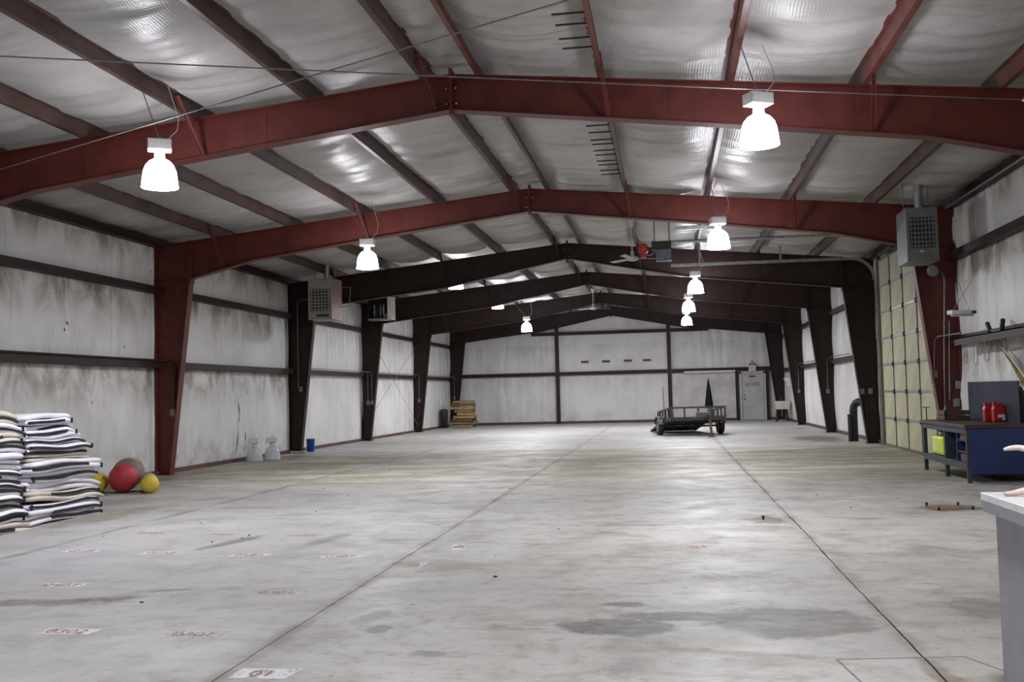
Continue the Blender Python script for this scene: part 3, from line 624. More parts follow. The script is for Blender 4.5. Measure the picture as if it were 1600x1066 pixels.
# ------------------------------------------------------------------ bracing cables and conduits
def sagline(a, b, sag, n=24):
    a = Vector(a); b = Vector(b); return [a.lerp(b, i / n) - Vector((0, 0, sag * 4 * (i / n) * (1 - i / n))) for i in range(n + 1)]
single('bracing_cable', MB().tube(sagline((6.84, 12.4, 4.80), (-5.4, 6.9, 4.56), .02), .007, 6), CABLE, 'steel cable running nearly level across the front of the nearest rafter', 'cable')
single('bracing_cable', MB().tube(sagline((-6.9, 12.42, 4.62), (4.2, 6.9, 4.72), -.01), .007, 6), CABLE, 'steel cable rising diagonally from the left end of the nearest rafter', 'cable')
mb = MB(); mb.lathe((6.84, 12.42, 4.80), [(0, -.04), (.035, -.04), (.035, .02), (0, .02)], 8, 'y'); single('anchor_bolt', mb, CHROME, 'bright bolt anchoring the cable to the nearest rafter', 'bolt')
PIPE = mat('painted_conduit', '#8a8280', '#6f6765', 6, .4, .3)
def conduit(label, pts, boxes, mt=PIPE, r=.014):
    c_ = thing('conduit', label, 'conduit', pts[-1]); MB().tube(pts, r, 7).build('pipe', mt, c_, True)
    for b in boxes: MB().box(b, (.11, .06, .15)).build('outlet_box', GREYBOX, c_, True, bevel=.006)
    return c_
def yoff(k): return FY[k] - .04
conduit('conduit along the left girt bending down the second red column to a switch box', [(-7.85, 13.0, 2.40), (-7.85, 19.6, 2.40), (-7.82, yoff(2), 2.40), (-7.70, yoff(2), 2.39), (-7.63, yoff(2), 2.34), (-7.61, yoff(2), 2.25), (-7.63, yoff(2), 1.36)], [(-7.67, yoff(2), 1.30)], BROWN, .022)
conduit('thin conduit looping up the third left column to the beige heater', [(-7.78, yoff(3), 1.85), (-7.78, yoff(3), 4.2), (-7.74, yoff(3), 4.32), (-7.64, yoff(3), 4.35), (-6.95, 27.2, 4.35), (-6.86, 26.7, 4.35)], [(-7.70, yoff(3), 1.80)])
cb = conduit('pair of conduits down the fourth left column to two outlet boxes', [(-7.85, 28.2, 2.42), (-7.85, 33.9, 2.42), (-7.68, yoff(4), 2.40), (-7.66, yoff(4), 2.3), (-7.66, yoff(4), 1.40)], [(-7.80, yoff(4), 1.33), (-7.66, yoff(4), 1.34)])
MB().tube([(-7.81, yoff(4), 2.38), (-7.81, yoff(4), 1.4)], .014, 7).build('pipe', PIPE, cb, True)
conduit('conduit down the fifth left column to a round outlet box', [(-7.85, 35.2, 2.42), (-7.85, 41.4, 2.42), (-7.80, yoff(5), 2.40), (-7.80, yoff(5), 1.38)], [(-7.80, yoff(5), 1.33)])
conduit('conduit down the last left column above the pallet stack', [(-7.85, 42.4, 2.42), (-7.85, 48.6, 2.42), (-7.82, 48.92, 2.40), (-7.82, 48.92, 1.42)], [(-7.82, 48.92, 1.37)])
conduit('conduit with two outlet boxes on the third right column', [(7.72, yoff(3), .1), (7.72, yoff(3), 1.3)], [(7.63, yoff(3), 1.36), (7.84, yoff(3), 1.36)], DARKMETAL)
conduit('conduit dropping down the fourth right column to an outlet box', [(7.86, 30.5, 2.45), (7.86, 33.9, 2.45), (7.82, yoff(4), 2.40), (7.80, yoff(4), 1.4)], [(7.80, yoff(4), 1.35)])
conduit('conduit dropping down the fifth right column to an outlet box', [(7.86, 37.5, 2.45), (7.86, 41.3, 2.45), (7.80, yoff(5), 2.40), (7.79, yoff(5), 1.4)], [(7.79, yoff(5), 1.35)])
y2 = yoff(2)
conduit('tall conduit up the second right column to a round floodlight', [(7.71, y2, .9), (7.76, y2, 2.2), (7.82, y2, 3.45), (7.80, y2, 3.58), (7.74, y2, 3.63), (7.62, y2, 3.63)], [(7.93, y2, 1.15)], PIPE, .016)
conduit('second conduit beside the tall one, bent above the workbench', [(7.81, y2, 1.2), (7.87, y2, 2.68)], [(7.985, y2, 1.48)], PIPE, .014)
conduit('bent conduit running off the shelf down the second right column', [(7.80, 18.9, 2.40), (7.66, y2, 2.40), (7.60, y2, 2.34), (7.585, y2, 2.25), (7.56, y2, 1.78)], [(7.56, y2, 1.70)], PIPE, .014)
fl = thing('floodlight', 'round grey floodlight below the right unit heater', 'floodlight', (7.60, y2 - .08, 3.63))
MB().lathe((0, 0, 0), [(0, -.05), (.10, -.05), (.115, -.02), (.10, .04), (.05, .07), (0, .07)], 20, 'y').build('housing', GREYBOX, fl); MB().lathe((0, 0, 0), [(0, -.052), (.085, -.052)], 20, 'y').build('lens', GALV, fl)
# sway rods on the left wall of the fourth bay
for a, b, lb in (((-7.80, 34.6, 3.7), (-7.80, 41.4, .3), 'thin sway rod slanting down toward the fifth left column'), ((-7.77, 41.4, 3.7), (-7.77, 34.6, .9), 'thin sway rod slanting up toward the fifth left column')):
    single('sway_rod', MB().tube([a, b], .008, 6), CABLE, lb, 'rod')

# ------------------------------------------------------------------ utility trailer
TRM = mat('weathered_trailer_steel', '#454440', '#383733', 7, .55, .3); RIM = mat('wheel_rim_white', '#c6c6c4', '#a9a9a6', 9, .4)
TH = math.radians(11)
tr = thing('utility_trailer', 'low open utility trailer with rail sides and rear ramp down', 'trailer', (3.32, 34.8, 0), TH)
tl = math.tan(math.radians(4.5))
def tz(y, z): return z - y * tl            # deck tips down toward the rear (+y)
def tp(x, y, z): return (x, y, tz(y, z))
Y0, Y1, HW, DZ, RZ_ = -1.3, 1.05, .88, .47, .83
mb = MB()
for x in (-HW, HW): mb.bar(tp(x, Y0, DZ), tp(x, Y1, DZ), .06, .11)
for y in (Y0, -.4, .4, Y1): mb.bar(tp(-HW, y, DZ - .02), tp(HW, y, DZ - .02), .06, .09)
mb.build('chassis', TRM, tr)
for k in range(9):
    x = -HW + .1 + k * (2 * HW - .2) / 8; MB().bar(tp(x, Y0 + .02, DZ + .04), tp(x, Y1 - .02, DZ + .04), .17, .035).build('deck_plank', mat('weathered_deck_wood', '#4d4841', '#403b36', 5, .8, stretch=(6, 1, 1)), tr)
mb = MB(); mb.bar(tp(-HW, Y0, RZ_), tp(HW, Y0, RZ_), .06, .06)
for x in (-HW, HW): mb.bar(tp(x, Y0, RZ_), tp(x, Y1, RZ_), .06, .06)
mb.build('top_rail', TRM, tr)
for x in (-HW, -.45, 0, .45, HW): MB().bar(tp(x, Y0, DZ), tp(x, Y0, RZ_), .05, .05).build('rail_post', TRM, tr)
for y in (-.8, -.3, .25, .7, Y1):
    for x in (-HW, HW): MB().bar(tp(x, y, DZ), tp(x, y, RZ_), .05, .05).build('rail_post', TRM, tr)
for sx in (-1, 1):
    tyre = MB().lathe((sx * 1.03, 0, .28), [(.15, -.09), (.25, -.095), (.28, -.06), (.28, .06), (.25, .095), (.15, .09)], 28, 'x').build('tyre', BLACK, tr)
    MB().lathe((sx * 1.03, 0, .28), [(0, -.07), (.05, -.075), (.06, -.04), (.14, -.05), (.155, -.088), (.155, .088), (.14, .05), (.06, .04), (.05, .075), (0, .07)], 24, 'x').build('rim', RIM, tyre)
    pts = arc((sx * 1.03, 0, .28), .345, math.radians(15), math.radians(165), 10, 'yz'); mb = MB()
    for a, b in zip(pts, pts[1:]): mb.bar(a, b, .24, .008, up=(0, a[1] + b[1], a[2] + b[2] - .56))
    mb.build('fender', TRM, tr)
MB().tube([(-1.0, 0, .28), (1.0, 0, .28)], .03, 8).build('axle', DARKMETAL, tr)
mb = MB()
for sx in (-1, 1): mb.bar(tp(sx * HW * .9, Y0, DZ - .03), tp(sx * .04, -2.35, DZ - .06), .07, .08)
mb.build('drawbar', TRM, tr)
MB().bar(tp(0, -2.3, DZ - .02), tp(0, -2.6, DZ - .02), .09, .09).build('coupler', DARKMETAL, tr)
RUSTW = mat('rusty_jack', '#6e624c', '#554a39', 10, .7)
MB().bar((.2, -2.25, .02), (.16, -2.2, .68), .06, .06).build('jack', RUSTW, tr); MB().box((.2, -2.25, .012), (.22, .2, .024)).build('jack_foot', RUSTW, tr)
MB().b2((-.12, -1.75, .56), (.32, -1.45, .78)).build('tool_box', mat('faded_box', '#625f57', '#4d4a43', 8, .6), tr, bevel=.02)
MB().bar((-.25, -1.4, tz(-1.4, .5)), (.15, -1.42, tz(-1.4, .5)), .03, .1).build('licence_plate', GALV, tr)
mb = MB()
for x in (-.82, -.28, .28, .82): mb.bar((x, Y1 + .05, tz(Y1, DZ) - .02), (x, 2.95, .03), .05, .05)
for k in range(5):
    f_ = k / 4; mb.bar((-.84, Y1 + .05 + f_ * (2.9 - Y1), (tz(Y1, DZ) - .02) * (1 - f_) + .03 * f_), (.84, Y1 + .05 + f_ * (2.9 - Y1), (tz(Y1, DZ) - .02) * (1 - f_) + .03 * f_), .05, .04)
mb.build('ramp_frame', TRM, tr)
MB().add([(-.8, Y1 + .06, tz(Y1, DZ)), (.8, Y1 + .06, tz(Y1, DZ)), (.8, 2.92, .05), (-.8, 2.92, .05), (-.8, Y1 + .06, tz(Y1, DZ) - .012), (.8, Y1 + .06, tz(Y1, DZ) - .012), (.8, 2.92, .038), (-.8, 2.92, .038)], [(0, 1, 2, 3), (7, 6, 5, 4), (0, 4, 5, 1), (2, 6, 7, 3)]).build('ramp_mesh', mat('rusty_mesh', '#7a6d66', '#5d4f49', 12, .8), tr)

# ------------------------------------------------------------------ pallets, bin
def pallet(label, x, y, z, rz, w_, l_, m_):
    p = thing('pallet', label, 'pallet', (x, y, z), rz, 'pallets stacked in the far left corner')
    for sy in (-1, 0, 1): MB().box((0, sy * (l_ / 2 - .03), .062), (w_, .045, .09)).build('stringer', m_, p)
    for k in range(6): MB().box((-w_ / 2 + .055 + k * (w_ - .11) / 5, 0, .116), (.1, l_, .018)).build('deck_board', m_, p)
    for k in range(3): MB().box((-w_ / 2 + .055 + k * (w_ - .11) / 2, 0, .0085), (.1, l_, .017)).build('bottom_board', m_, p)
PW = [mat('pallet_wood_golden', '#b08f56', '#94753f', 4, .7, stretch=(1, 8, 8)), mat('pallet_wood_tan', '#a28a5d', '#84703f', 4, .7, stretch=(1, 8, 8)), mat('pallet_wood_brown', '#6d5646', '#574335', 4, .75, stretch=(1, 8, 8)), mat('pallet_wood_grey', '#8c7c58', '#746546', 4, .75, stretch=(1, 8, 8))]
zz = 0.001
for k, (dx, dy, rz, w_, mi, lb) in enumerate([
    (0, 0, .0, 1.12, 1, 'wooden pallet on the floor at the bottom of the corner stack'), (.06, .05, .05, 1.2, 3, 'second pallet up in the corner stack, widest one'), (.08, .0, -.05, .98, 2, 'dark pallet third from the bottom of the corner stack'),
    (.12, 0, .04, .98, 0, 'golden pallet fourth from the bottom of the corner stack'), (.16, .03, .1, .78, 0, 'short golden pallet in the middle of the corner stack'), (.12, .0, .0, .84, 3, 'short greyish pallet above the middle of the corner stack'),
    (.02, 0, .06, 1.08, 0, 'golden pallet third from the top of the corner stack'), (.04, .04, .1, 1.08, 2, 'dark brown pallet second from the top of the corner stack'), (.06, .05, .14, .98, 3, 'greyish pallet on top of the corner stack')]):
    pallet(lb, -7.02 + dx, 46.95 + dy, zz, rz, w_, .95, PW[mi]); zz += .142
bn = thing('dark_bin', 'dark plastic bin between the left wall and the pallet stack', 'bin', (-7.78, 46.3, 0))
MB().lathe((0, 0, 0), [(0, 0), (.15, 0), (.19, .75), (.2, .78), (.17, .86), (.0, .9)], 18).build('body', mat('bin_plastic', '#26262b', '#303036', 9, .5), bn)

# ------------------------------------------------------------------ laundry sink and paper towel
sk = thing('laundry_sink', 'white plastic laundry sink on dark legs by the far right column', 'sink', (7.6, 46.3, 0))
SINKM = mat('sink_plastic', '#d3d0c4', '#c0bcae', 5, .4); mb = MB()
o_ = [(-.33, -.3, .9), (.33, -.3, .9), (.33, .3, .9), (-.33, .3, .9)]; i_ = [(-.28, -.25, .9), (.28, -.25, .9), (.28, .25, .9), (-.28, .25, .9)]
b_ = [(-.25, -.24, .54), (.25, -.24, .54), (.25, .24, .54), (-.25, .24, .54)]; ib = [(-.22, -.2, .58), (.22, -.2, .58), (.22, .2, .58), (-.22, .2, .58)]
mb.add(o_ + i_ + b_ + ib, [(k, (k + 1) % 4, 4 + (k + 1) % 4, 4 + k) for k in range(4)] + [(k, 8 + k, 8 + (k + 1) % 4, (k + 1) % 4) for k in range(4)] + [(4 + k, 4 + (k + 1) % 4, 12 + (k + 1) % 4, 12 + k) for k in range(4)] + [(12, 13, 14, 15), (11, 10, 9, 8)])
mb.build('tub', SINKM, sk, bevel=.012)
for sx in (-1, 1):
    for sy in (-1, 1): MB().bar((sx * .2, sy * .19, .56), (sx * .25, sy * .22, 0.005), .045, .045).build('leg', DARKMETAL, sk)
MB().tube([(0, .26, .88), (0, .26, 1.02), (0, .2, 1.06), (0, .1, 1.03)], .014, 8).build('faucet', CHROME, sk)
MB().tube([(0, 0, .56), (0, 0, .3), (0, .1, .25), (0, .28, .3)], .022, 8).build('drain_pipe', GALV, sk)
pt = thing('paper_towel', 'white paper towel hanging on a holder above the sink', 'paper towel', (7.78, 45.6, 1.7))
MB().tube([(-.12, 0, .17), (.12, 0, .17)], .06, 12).build('roll', WHITEP, pt); MB().grid(1, 8, lambda u, v: (-.1 + .2 * u + .1 * v, -.06 - .02 * math.sin(v * 5), .17 - .3 * v)).build('loose_sheet', WHITEP, pt)
MB().b2((-.14, .02, .2), (.14, .26, .22)).build('bracket', DARKMETAL, pt)

# ------------------------------------------------------------------ duct pipes on the right floor
dp = thing('stove_pipe', 'tall black stove pipe with elbow standing by the right wall', 'pipe', (7.60, 28.7, 0))
DUCT = mat('black_duct', '#222426', '#2e3032', 8, .45, .4)
MB().tube([(0, 0, .005), (0, 0, .85), (.015, -.01, .95), (.06, -.03, 1.03), (.11, -.06, 1.06), (.15, -.09, 1.06)], .105, 18).build('pipe', DUCT, dp)
MB().lathe((0, 0, 0), [(.106, .80), (.113, .80), (.113, .84), (.106, .84)], 18).build('collar', DUCT, dp)
MB().tube([(.15, -.09, 1.06), (.165, -.1, 1.06)], .112, 18).build('rim', DUCT, dp)
single('duct_section', MB().tube([(7.47, 28.55, .003), (7.47, 28.55, .74)], .055, 14).lathe((7.47, 28.55, .70), [(.055, 0), (.06, 0), (.06, .03), (.055, .03)], 14), DUCT, 'shorter dark duct section standing beside the stove pipe', 'pipe')

# ------------------------------------------------------------------ blue bucket, loose board
bk = thing('blue_bucket', 'blue plastic bucket at the foot of the third left column', 'bucket', (-7.62, 28.0, 0))
BLUE = mat('blue_plastic', '#2550a8', '#1d4390', 6, .4)
MB().lathe((0, 0, 0), [(0, 0), (.10, 0), (.12, .34), (.128, .345), (.128, .37), (.115, .37), (.10, .05), (0, .04)], 20).build('pail', BLUE, bk); MB().tube(arc((0, 0, .35), .126, math.radians(200), math.radians(340), 10, 'xz'), .005, 5).build('handle', GALV, bk)
single('loose_board', MB().box((-7.72, 27.28, .03), (.42, .2, .05), rz=.1), mat('pale_board', '#a5a5a2', '#8f8f8c', 5, .7), 'small pale board lying before the third left column', 'board', bevel=.006)

# ------------------------------------------------------------------ folded white bags with black edging
FAB = mat('white_woven_fabric', '#e2e1e8', '#d2cfd6', 3, .75, bump=.15, bscale=30, lo=.4, hi=.75); FAB2 = mat('cream_woven_fabric', '#c9c2b6', '#b3aa9d', 3, .75, bump=.15, bscale=30); EDGE = mat('black_navy_edging', '#0f0f17', '#161622', 12, .75)
def folded_bag(label, xf, y0, y1, z, th, layers, tilt, seed, m_, depth=.95):
    rnd = random.Random(seed); L = y1 - y0; g = thing('folded_bag', label, 'fabric bag', (xf - depth / 2, (y0 + y1) / 2, z), 0, 'folded white bags in the left stack')
    fab, trim = MB(), MB(); h = th / layers; N = 22
    am, ph1, fr = rnd.uniform(.006, .014), rnd.uniform(0, 6), rnd.uniform(2.5, 5)
    droop = rnd.uniform(0.3, 1.0) * th * .55
    def wave(yn, l): return am * math.sin(fr * yn * 2 + ph1) + tilt * (yn - .5) * L - droop * (max(0, yn - .78) / .22) ** 2 + .008 * math.sin(7 * yn + l * 1.7 + seed)
    for l in range(layers):
        ya = -L / 2 + rnd.uniform(0, .1); yb = L / 2 - rnd.uniform(0, .12); xo = depth / 2 - rnd.uniform(0, .06); zc = h * (l + .5)
        sec = [(0, -.5), (-.012, -.42), (-.0, -.48)]
        ring = [(-depth / 2, -.40), (xo - .03, -.46), (xo - .008, -.3), (xo, 0), (xo - .008, .3), (xo - .03, .46), (-depth / 2, .40)]
        vs = []; fs = []
        for i in range(N + 1):
            u = i / N; y = ya + (yb - ya) * u; yn = (y + L / 2) / L; sq = 1 - .25 * math.exp(-((min(u, 1 - u)) / .025) ** 2)
            wob = .02 * nz(y * 3, seed, l)
            for (x, q) in ring:
                vs.append((x + (wob if x > 0 else 0), y, zc + wave(yn, l) + q * h * 1.04 * sq))
        n = len(ring)
        for i in range(N):
            for k in range(n): fs.append((i * n + k, i * n + (k + 1) % n, (i + 1) * n + (k + 1) % n, (i + 1) * n + k))
        fs += [tuple(range(n - 1, -1, -1)), tuple(range(N * n, N * n + n))]
        fab.add(vs, fs, True)
        # edging ribbon on the fold facing the aisle
        if rnd.random() < .3: continue
        u0, u1 = rnd.choice([(0, 1), (0, 1), (.0, .8), (.3, 1)]); tt = rnd.choice([-.32, .3, .0]); pv = None; M_ = 16
        rv, rf = [], []
        for i in range(M_ + 1):
            u = u0 + (u1 - u0) * i / M_; y = ya + (yb - ya) * u; yn = (y + L / 2) / L; wob = .02 * nz(y * 3, seed, l); zc2 = zc + wave(yn, l) + tt * h
            hh_ = min(.017, h * .27) * (1 + .3 * nz(y * 5, seed + l)); x = xo + wob + .002 - abs(tt) * .012
            rv += [(x + .006, y, zc2 - hh_), (x + .006, y, zc2 + hh_), (x - .03, y, zc2 + hh_ * 1.1), (x - .03, y, zc2 - hh_ * 1.1)]
        for i in range(M_):
            for k in range(4): rf.append((i * 4 + k, i * 4 + (k + 1) % 4, i * 4 + 4 + (k + 1) % 4, i * 4 + 4 + k))
        rf += [(3, 2, 1, 0), (M_ * 4, M_ * 4 + 1, M_ * 4 + 2, M_ * 4 + 3)]; trim.add(rv, rf)
        e = ya if rnd.random() < .5 else yb - .03
        if rnd.random() < .85:
            yn = (e + L / 2) / L; trim.box((xo + .004 + .02 * nz(e * 3, seed, l), e + .015, zc + wave(yn, l)), (.016, .032, h * .95))
        # end edging facing along the stack
        if rnd.random() < .6: trim.box((xo - .3, yb + .002, zc + wave(1, l) - .0), (.55, .008, h * .4))
    fab.build('fabric', m_, g); trim.build('edging', EDGE, g)
ORD = 'first second third fourth fifth sixth seventh eighth ninth tenth eleventh twelfth thirteenth fourteenth'.split()
def stack(y0, y1, ztop, n, seed, where, xf, lean):
    rnd = random.Random(seed); z = .004; hs = [rnd.uniform(.8, 1.25) for _ in range(n)]; k = (ztop - .01) / sum(hs)
    for i in range(n):
        th = hs[i] * k; fr = i / (n - 1)
        a = y0 + rnd.uniform(-.05, .05); b = y1 + lean(fr) + rnd.uniform(-.06, .06)
        tilt = (-.045 + .06 * fr + rnd.uniform(-.015, .015)) if where == 'right' else rnd.uniform(-.05, -.02)
        if i < 2: tilt *= .2
        lb = 'folded white black-edged bag, %s %s fabric pile' % ('topmost in the' if i == n - 1 else 'lowest in the' if i == 0 else ORD[i] + ' from the bottom of the', 'nearer' if where == 'left' else 'farther')
        folded_bag(lb, xf + rnd.uniform(-.05, .05) - .04 * fr, a, b, z, th, 2, tilt, seed * 50 + i, FAB2 if rnd.random() < .2 else FAB); z += th
stack(9.75, 11.52, 1.50, 11, 3, 'left', -5.22, lambda f: -.08 * f)
stack(11.62, 13.28, 1.42, 11, 5, 'right', -5.30, lambda f: .06 * math.sin(f * 4) - .45 * max(0, f - .35) / .65)

# ------------------------------------------------------------------ round-ended bags beside the stack
def capsule(mb, L, r, n=24):
    prof = [(0, 0)] + [(r * math.sin(a), r * .85 * (1 - math.cos(a))) for a in [math.pi / 2 * i / 7 for i in range(1, 8)]] + [(r * 1.0, L * .5)] + [(r * math.cos(a), L - r * .7 + r * .7 * math.sin(a)) for a in [math.pi / 2 * i / 6 for i in range(0, 7)]]
    return mb.lathe((0, 0, 0), prof, n, 'y')
def dummy(label, x, y, z, L, r, rz, c1, c2, rx=0.0, split=.45):
    g = thing('fender_bag', label, 'bag', (x, y, z), rz, 'round-ended bags by the left wall', rx)
    tt = NT('bag_cloth_' + c1.strip('#')); sp = tt.add('ShaderNodeSeparateXYZ'); tt.link(tt.co(), sp.inputs[0])
    f_ = tt.math('ADD', tt.ramp(sp.outputs[1], L * split - .25, L * split + .1), tt.math('MULTIPLY', tt.math('SUBTRACT', tt.noise(5, 5, .6), .5), .9))
    tt.base(tt.mix(tt.ramp(f_, .3, .75), lin(c1), lin(c2))); tt.rough(.6); tt.bump(tt.noise(20, 4, .6), .3, .01)
    capsule(MB(), L, r).build('body', tt.m, g)
    MB().lathe((0, 0, 0), [(r * .985, r * .72), (r * 1.012, r * .74), (r * 1.012, r * .78), (r * .985, r * .8)], 24, 'y').build('seam', tt.m, g)
    return g
dummy('large red round-ended bag lying on top of the yellow ones', -6.50, 15.85, .24, .8, .235, .40, '#a42c34', '#6b4f49', .06)
dummy('yellow round-ended bag lying on the right of the red one', -5.99, 15.85, .152, .95, .15, .52, '#c9b13c', '#8f8878', 0, .4)
dummy('yellow round-ended bag between the fabric stack and the red one', -6.94, 15.75, .16, .9, .155, .42, '#c4a92f', '#b59d3a', 0, .9)
bb = dummy('brown bag with a yellow patch on top lying behind the red one', -6.90, 16.72, .265, .9, .265, .45, '#6f5f58', '#7c6c62', 0, .3)
mb = MB().grid(8, 6, lambda u, v: (.272 * math.sin(-.3 + u), .1 + .3 * v, .272 * math.cos(-.3 + u) - .1 * (1 - v) ** 3)); mb.build('patch', mat('patch_yellow', '#b7a534', '#9a8b2f', 8, .6), bb)

# ------------------------------------------------------------------ workbench and what stands on it
BB = mat('bench_blue_paint', '#1e2f62', '#182650', 3, .45); BG = mat('bench_grey_steel', '#3b4049', '#30343b', 6, .5, 0, spec=.3); BT = mat('bench_dark_top', '#3f322c', '#2f2521', 4, .55, stretch=(1, 6, 1))
wbx = thing('workbench', 'blue steel workbench with dark top against the right wall', 'workbench', (7.5, 17.5, 0))
x0, x1, y0, y1, H = 7.06, 7.95, 16.2, 18.85, .88
MB().b2((x0 - .03, y0 - .04, H - .055), (x1, y1 + .06, H)).build('top', BT, wbx, True, bevel=.006)
for yy in (y0 + .03, 17.45, y1 - .03):
    for xx in (x0 + .03, x1 - .04): MB().b2((xx - .03, yy - .03, 0.002), (xx + .03, yy + .03, H - .055)).build('leg', BG, wbx, True)
MB().b2((x0 + .05, y0 - .006, .13), (x1 - .02, y0 + .012, H - .055)).build('end_panel', BB, wbx, True)
mb = MB(); mb.b2((x0 - .004, y0 + .004, H - .14), (x0 + .03, y1, H - .056)); mb.b2((x0 - .004, y0 + .004, .2), (x0 + .04, y1, .30)); mb.build('front_rail', BG, wbx, True)
MB().b2((x0 + .02, y0 + .03, .27), (x1 - .03, y1 - .03, .295)).build('lower_shelf', BG, wbx, True)
MB().b2((x0 + .03, 17.40, .29), (x1 - .05, 17.43, H - .06)).build('divider', BG, wbx, True); MB().b2((x0 + .02, 16.80, .29), (x1 - .05, 16.83, H - .06)).build('divider', BB, wbx, True)
for zz in (.44, .62): MB().b2((x0 + .03, 16.23, zz), (x1 - .05, 16.80, zz + .02)).build('cubby_shelf', BG, wbx, True)
MB().b2((x1 - .06, y0 + .03, .2), (x1 - .04, y1, H - .06)).build('back_panel', DARKMETAL, wbx, True)
for k in range(2): MB().b2((x0 + .05, 16.3 + k * .02, .30 + k * .335), (x0 + .35, 16.72, .42 + k * .335)).build('drawer_bin', mat('bin_rust', '#5b3a30', '#43302a', 8, .6), wbx, True)
single('steel_sheet', MB().box((7.91, 17.72, 1.19), (.02, 2.62, .68)), mat('blue_grey_sheet', '#343743', '#2a2d38', 3, .6, spec=.12), 'dark blue-grey steel sheet standing on the workbench against the wall', 'sheet')
cr = thing('wooden_crate', 'low dark wooden crate at the far end of the workbench', 'crate', (7.5, 18.55, .882)); WC = mat('crate_wood', '#57463a', '#46372e', 4, .8, stretch=(6, 1, 1))
for k in range(2): MB().b2((-.2, -.27, .005 + k * .085), (-.185, .27, .08 + k * .085)).build('side_board', WC, cr); MB().b2((.185, -.27, .005 + k * .085), (.2, .27, .08 + k * .085)).build('side_board', WC, cr)
for k in range(2):
    for yy in (-.27, .255): MB().b2((-.2, yy, .005 + k * .085), (.2, yy + .015, .08 + k * .085)).build('end_board', WC, cr)
MB().b2((-.2, -.27, 0), (.2, .27, .01)).build('bottom', WC, cr)
hm = thing('spray_can', 'small blue-capped can standing in the wooden crate', 'can', (7.4, 18.6, .895)); MB().lathe((0, 0, 0), [(0, 0), (.035, 0), (.035, .17), (.02, .19), (.02, .23), (0, .24)], 14).build('body', mat('can_blue', '#3b4578', '#2c3560', 8, .4), hm)
single('pry_bar', MB().tube([(7.3, 18.75, .9), (7.28, 18.95, 1.5)], .014, 6), CHROME, 'bright bar leaning at the far end of the workbench', 'bar')
vs_ = thing('bench_clamp', 'small upright clamp handle at the left corner of the workbench', 'clamp', (7.1, 18.7, .882)); MB().tube([(0, 0, 0), (0, 0, .22)], .01, 6).build('screw', DARKMETAL, vs_); MB().tube([(-.06, 0, .22), (.06, 0, .22)], .008, 6).build('handle', DARKMETAL, vs_)
def jug(label, x, y, z, mt, lab):
    j = thing('oil_jug', label, 'jug', (x, y, z), .05, 'red jugs on the workbench')
    sec = lambda w_, d_: [(-w_ / 2, -d_ / 2), (w_ / 2, -d_ / 2), (w_ / 2, d_ / 2), (-w_ / 2, d_ / 2)]
    mb = MB(); levels = [(0, .17, .1), (.02, .18, .11), (.2, .18, .11), (.25, .15, .10), (.28, .06, .06), (.3, .05, .05)]; vs = []
    for zz_, w_, d_ in levels: vs += [(p[0] - (.05 if zz_ > .26 else 0), p[1], zz_) for p in sec(w_, d_)]
    fs = [(3, 2, 1, 0), (20, 21, 22, 23)] + [(i * 4 + k, i * 4 + (k + 1) % 4, i * 4 + 4 + (k + 1) % 4, i * 4 + 4 + k) for i in range(5) for k in range(4)]
    mb.add(vs, fs).build('body', mt, j, bevel=.015)
    MB().tube([(-.02, 0, .265), (.04, 0, .29), (.085, 0, .26), (.085, 0, .18)], .016, 8).build('handle', mt, j); MB().lathe((-.05, 0, .3), [(0, 0), (.024, 0), (.024, .025), (0, .025)], 14).build('cap', mt, j)
    if lab: MB().b2((-.03, -.058, .07), (.08, -.055, .12)).build('label_band', WHITEP, j); MB().b2((.04, -.058, .03), (.08, -.055, .065)).build('label_mark', WHITEP, j)
RJ = mat('red_jug_plastic', '#a8231f', '#8c1c19', 6, .35)
jug('red oil jug with white label at the near end of the workbench', 7.80, 17.08, .882, RJ, True); jug('red jug half hidden behind the labelled one', 7.73, 17.30, .882, RJ, False)
sy = thing('pump_sprayer', 'yellow-green pump sprayer on the lower shelf of the workbench', 'sprayer', (7.28, 18.28, .297)); YL = mat('sprayer_yellow', '#c3cf3a', '#aab72e', 5, .4)
MB().b2((-.14, -.38, 0), (.14, .34, .33)).build('tank', YL, sy, bevel=.05); MB().lathe((0, 0, 0), [(0, .29), (.05, .29), (.05, .34), (0, .34)], 16).build('collar', BLACK, sy)
MB().tube([(0, 0, .33), (-.02, .02, .40), (-.10, .06, .42)], .02, 8).build('pump_handle', BLACK, sy); MB().tube([(0, 0, .33), (.06, -.08, .36), (.1, -.1, .33), (.0, -.14, .30)], .012, 8).build('hose', BLACK, sy)
MB().b2((-.146, .06, .05), (-.141, .18, .24)).build('sticker', WHITEP, sy)
single('white_jug', MB().lathe((7.55, 18.60, .297), [(0, 0), (.1, 0), (.11, .03), (.11, .24), (.06, .32), (.04, .33), (.04, .37), (0, .37)], 16), SINKM, 'white plastic jug behind the yellow sprayer', 'jug')
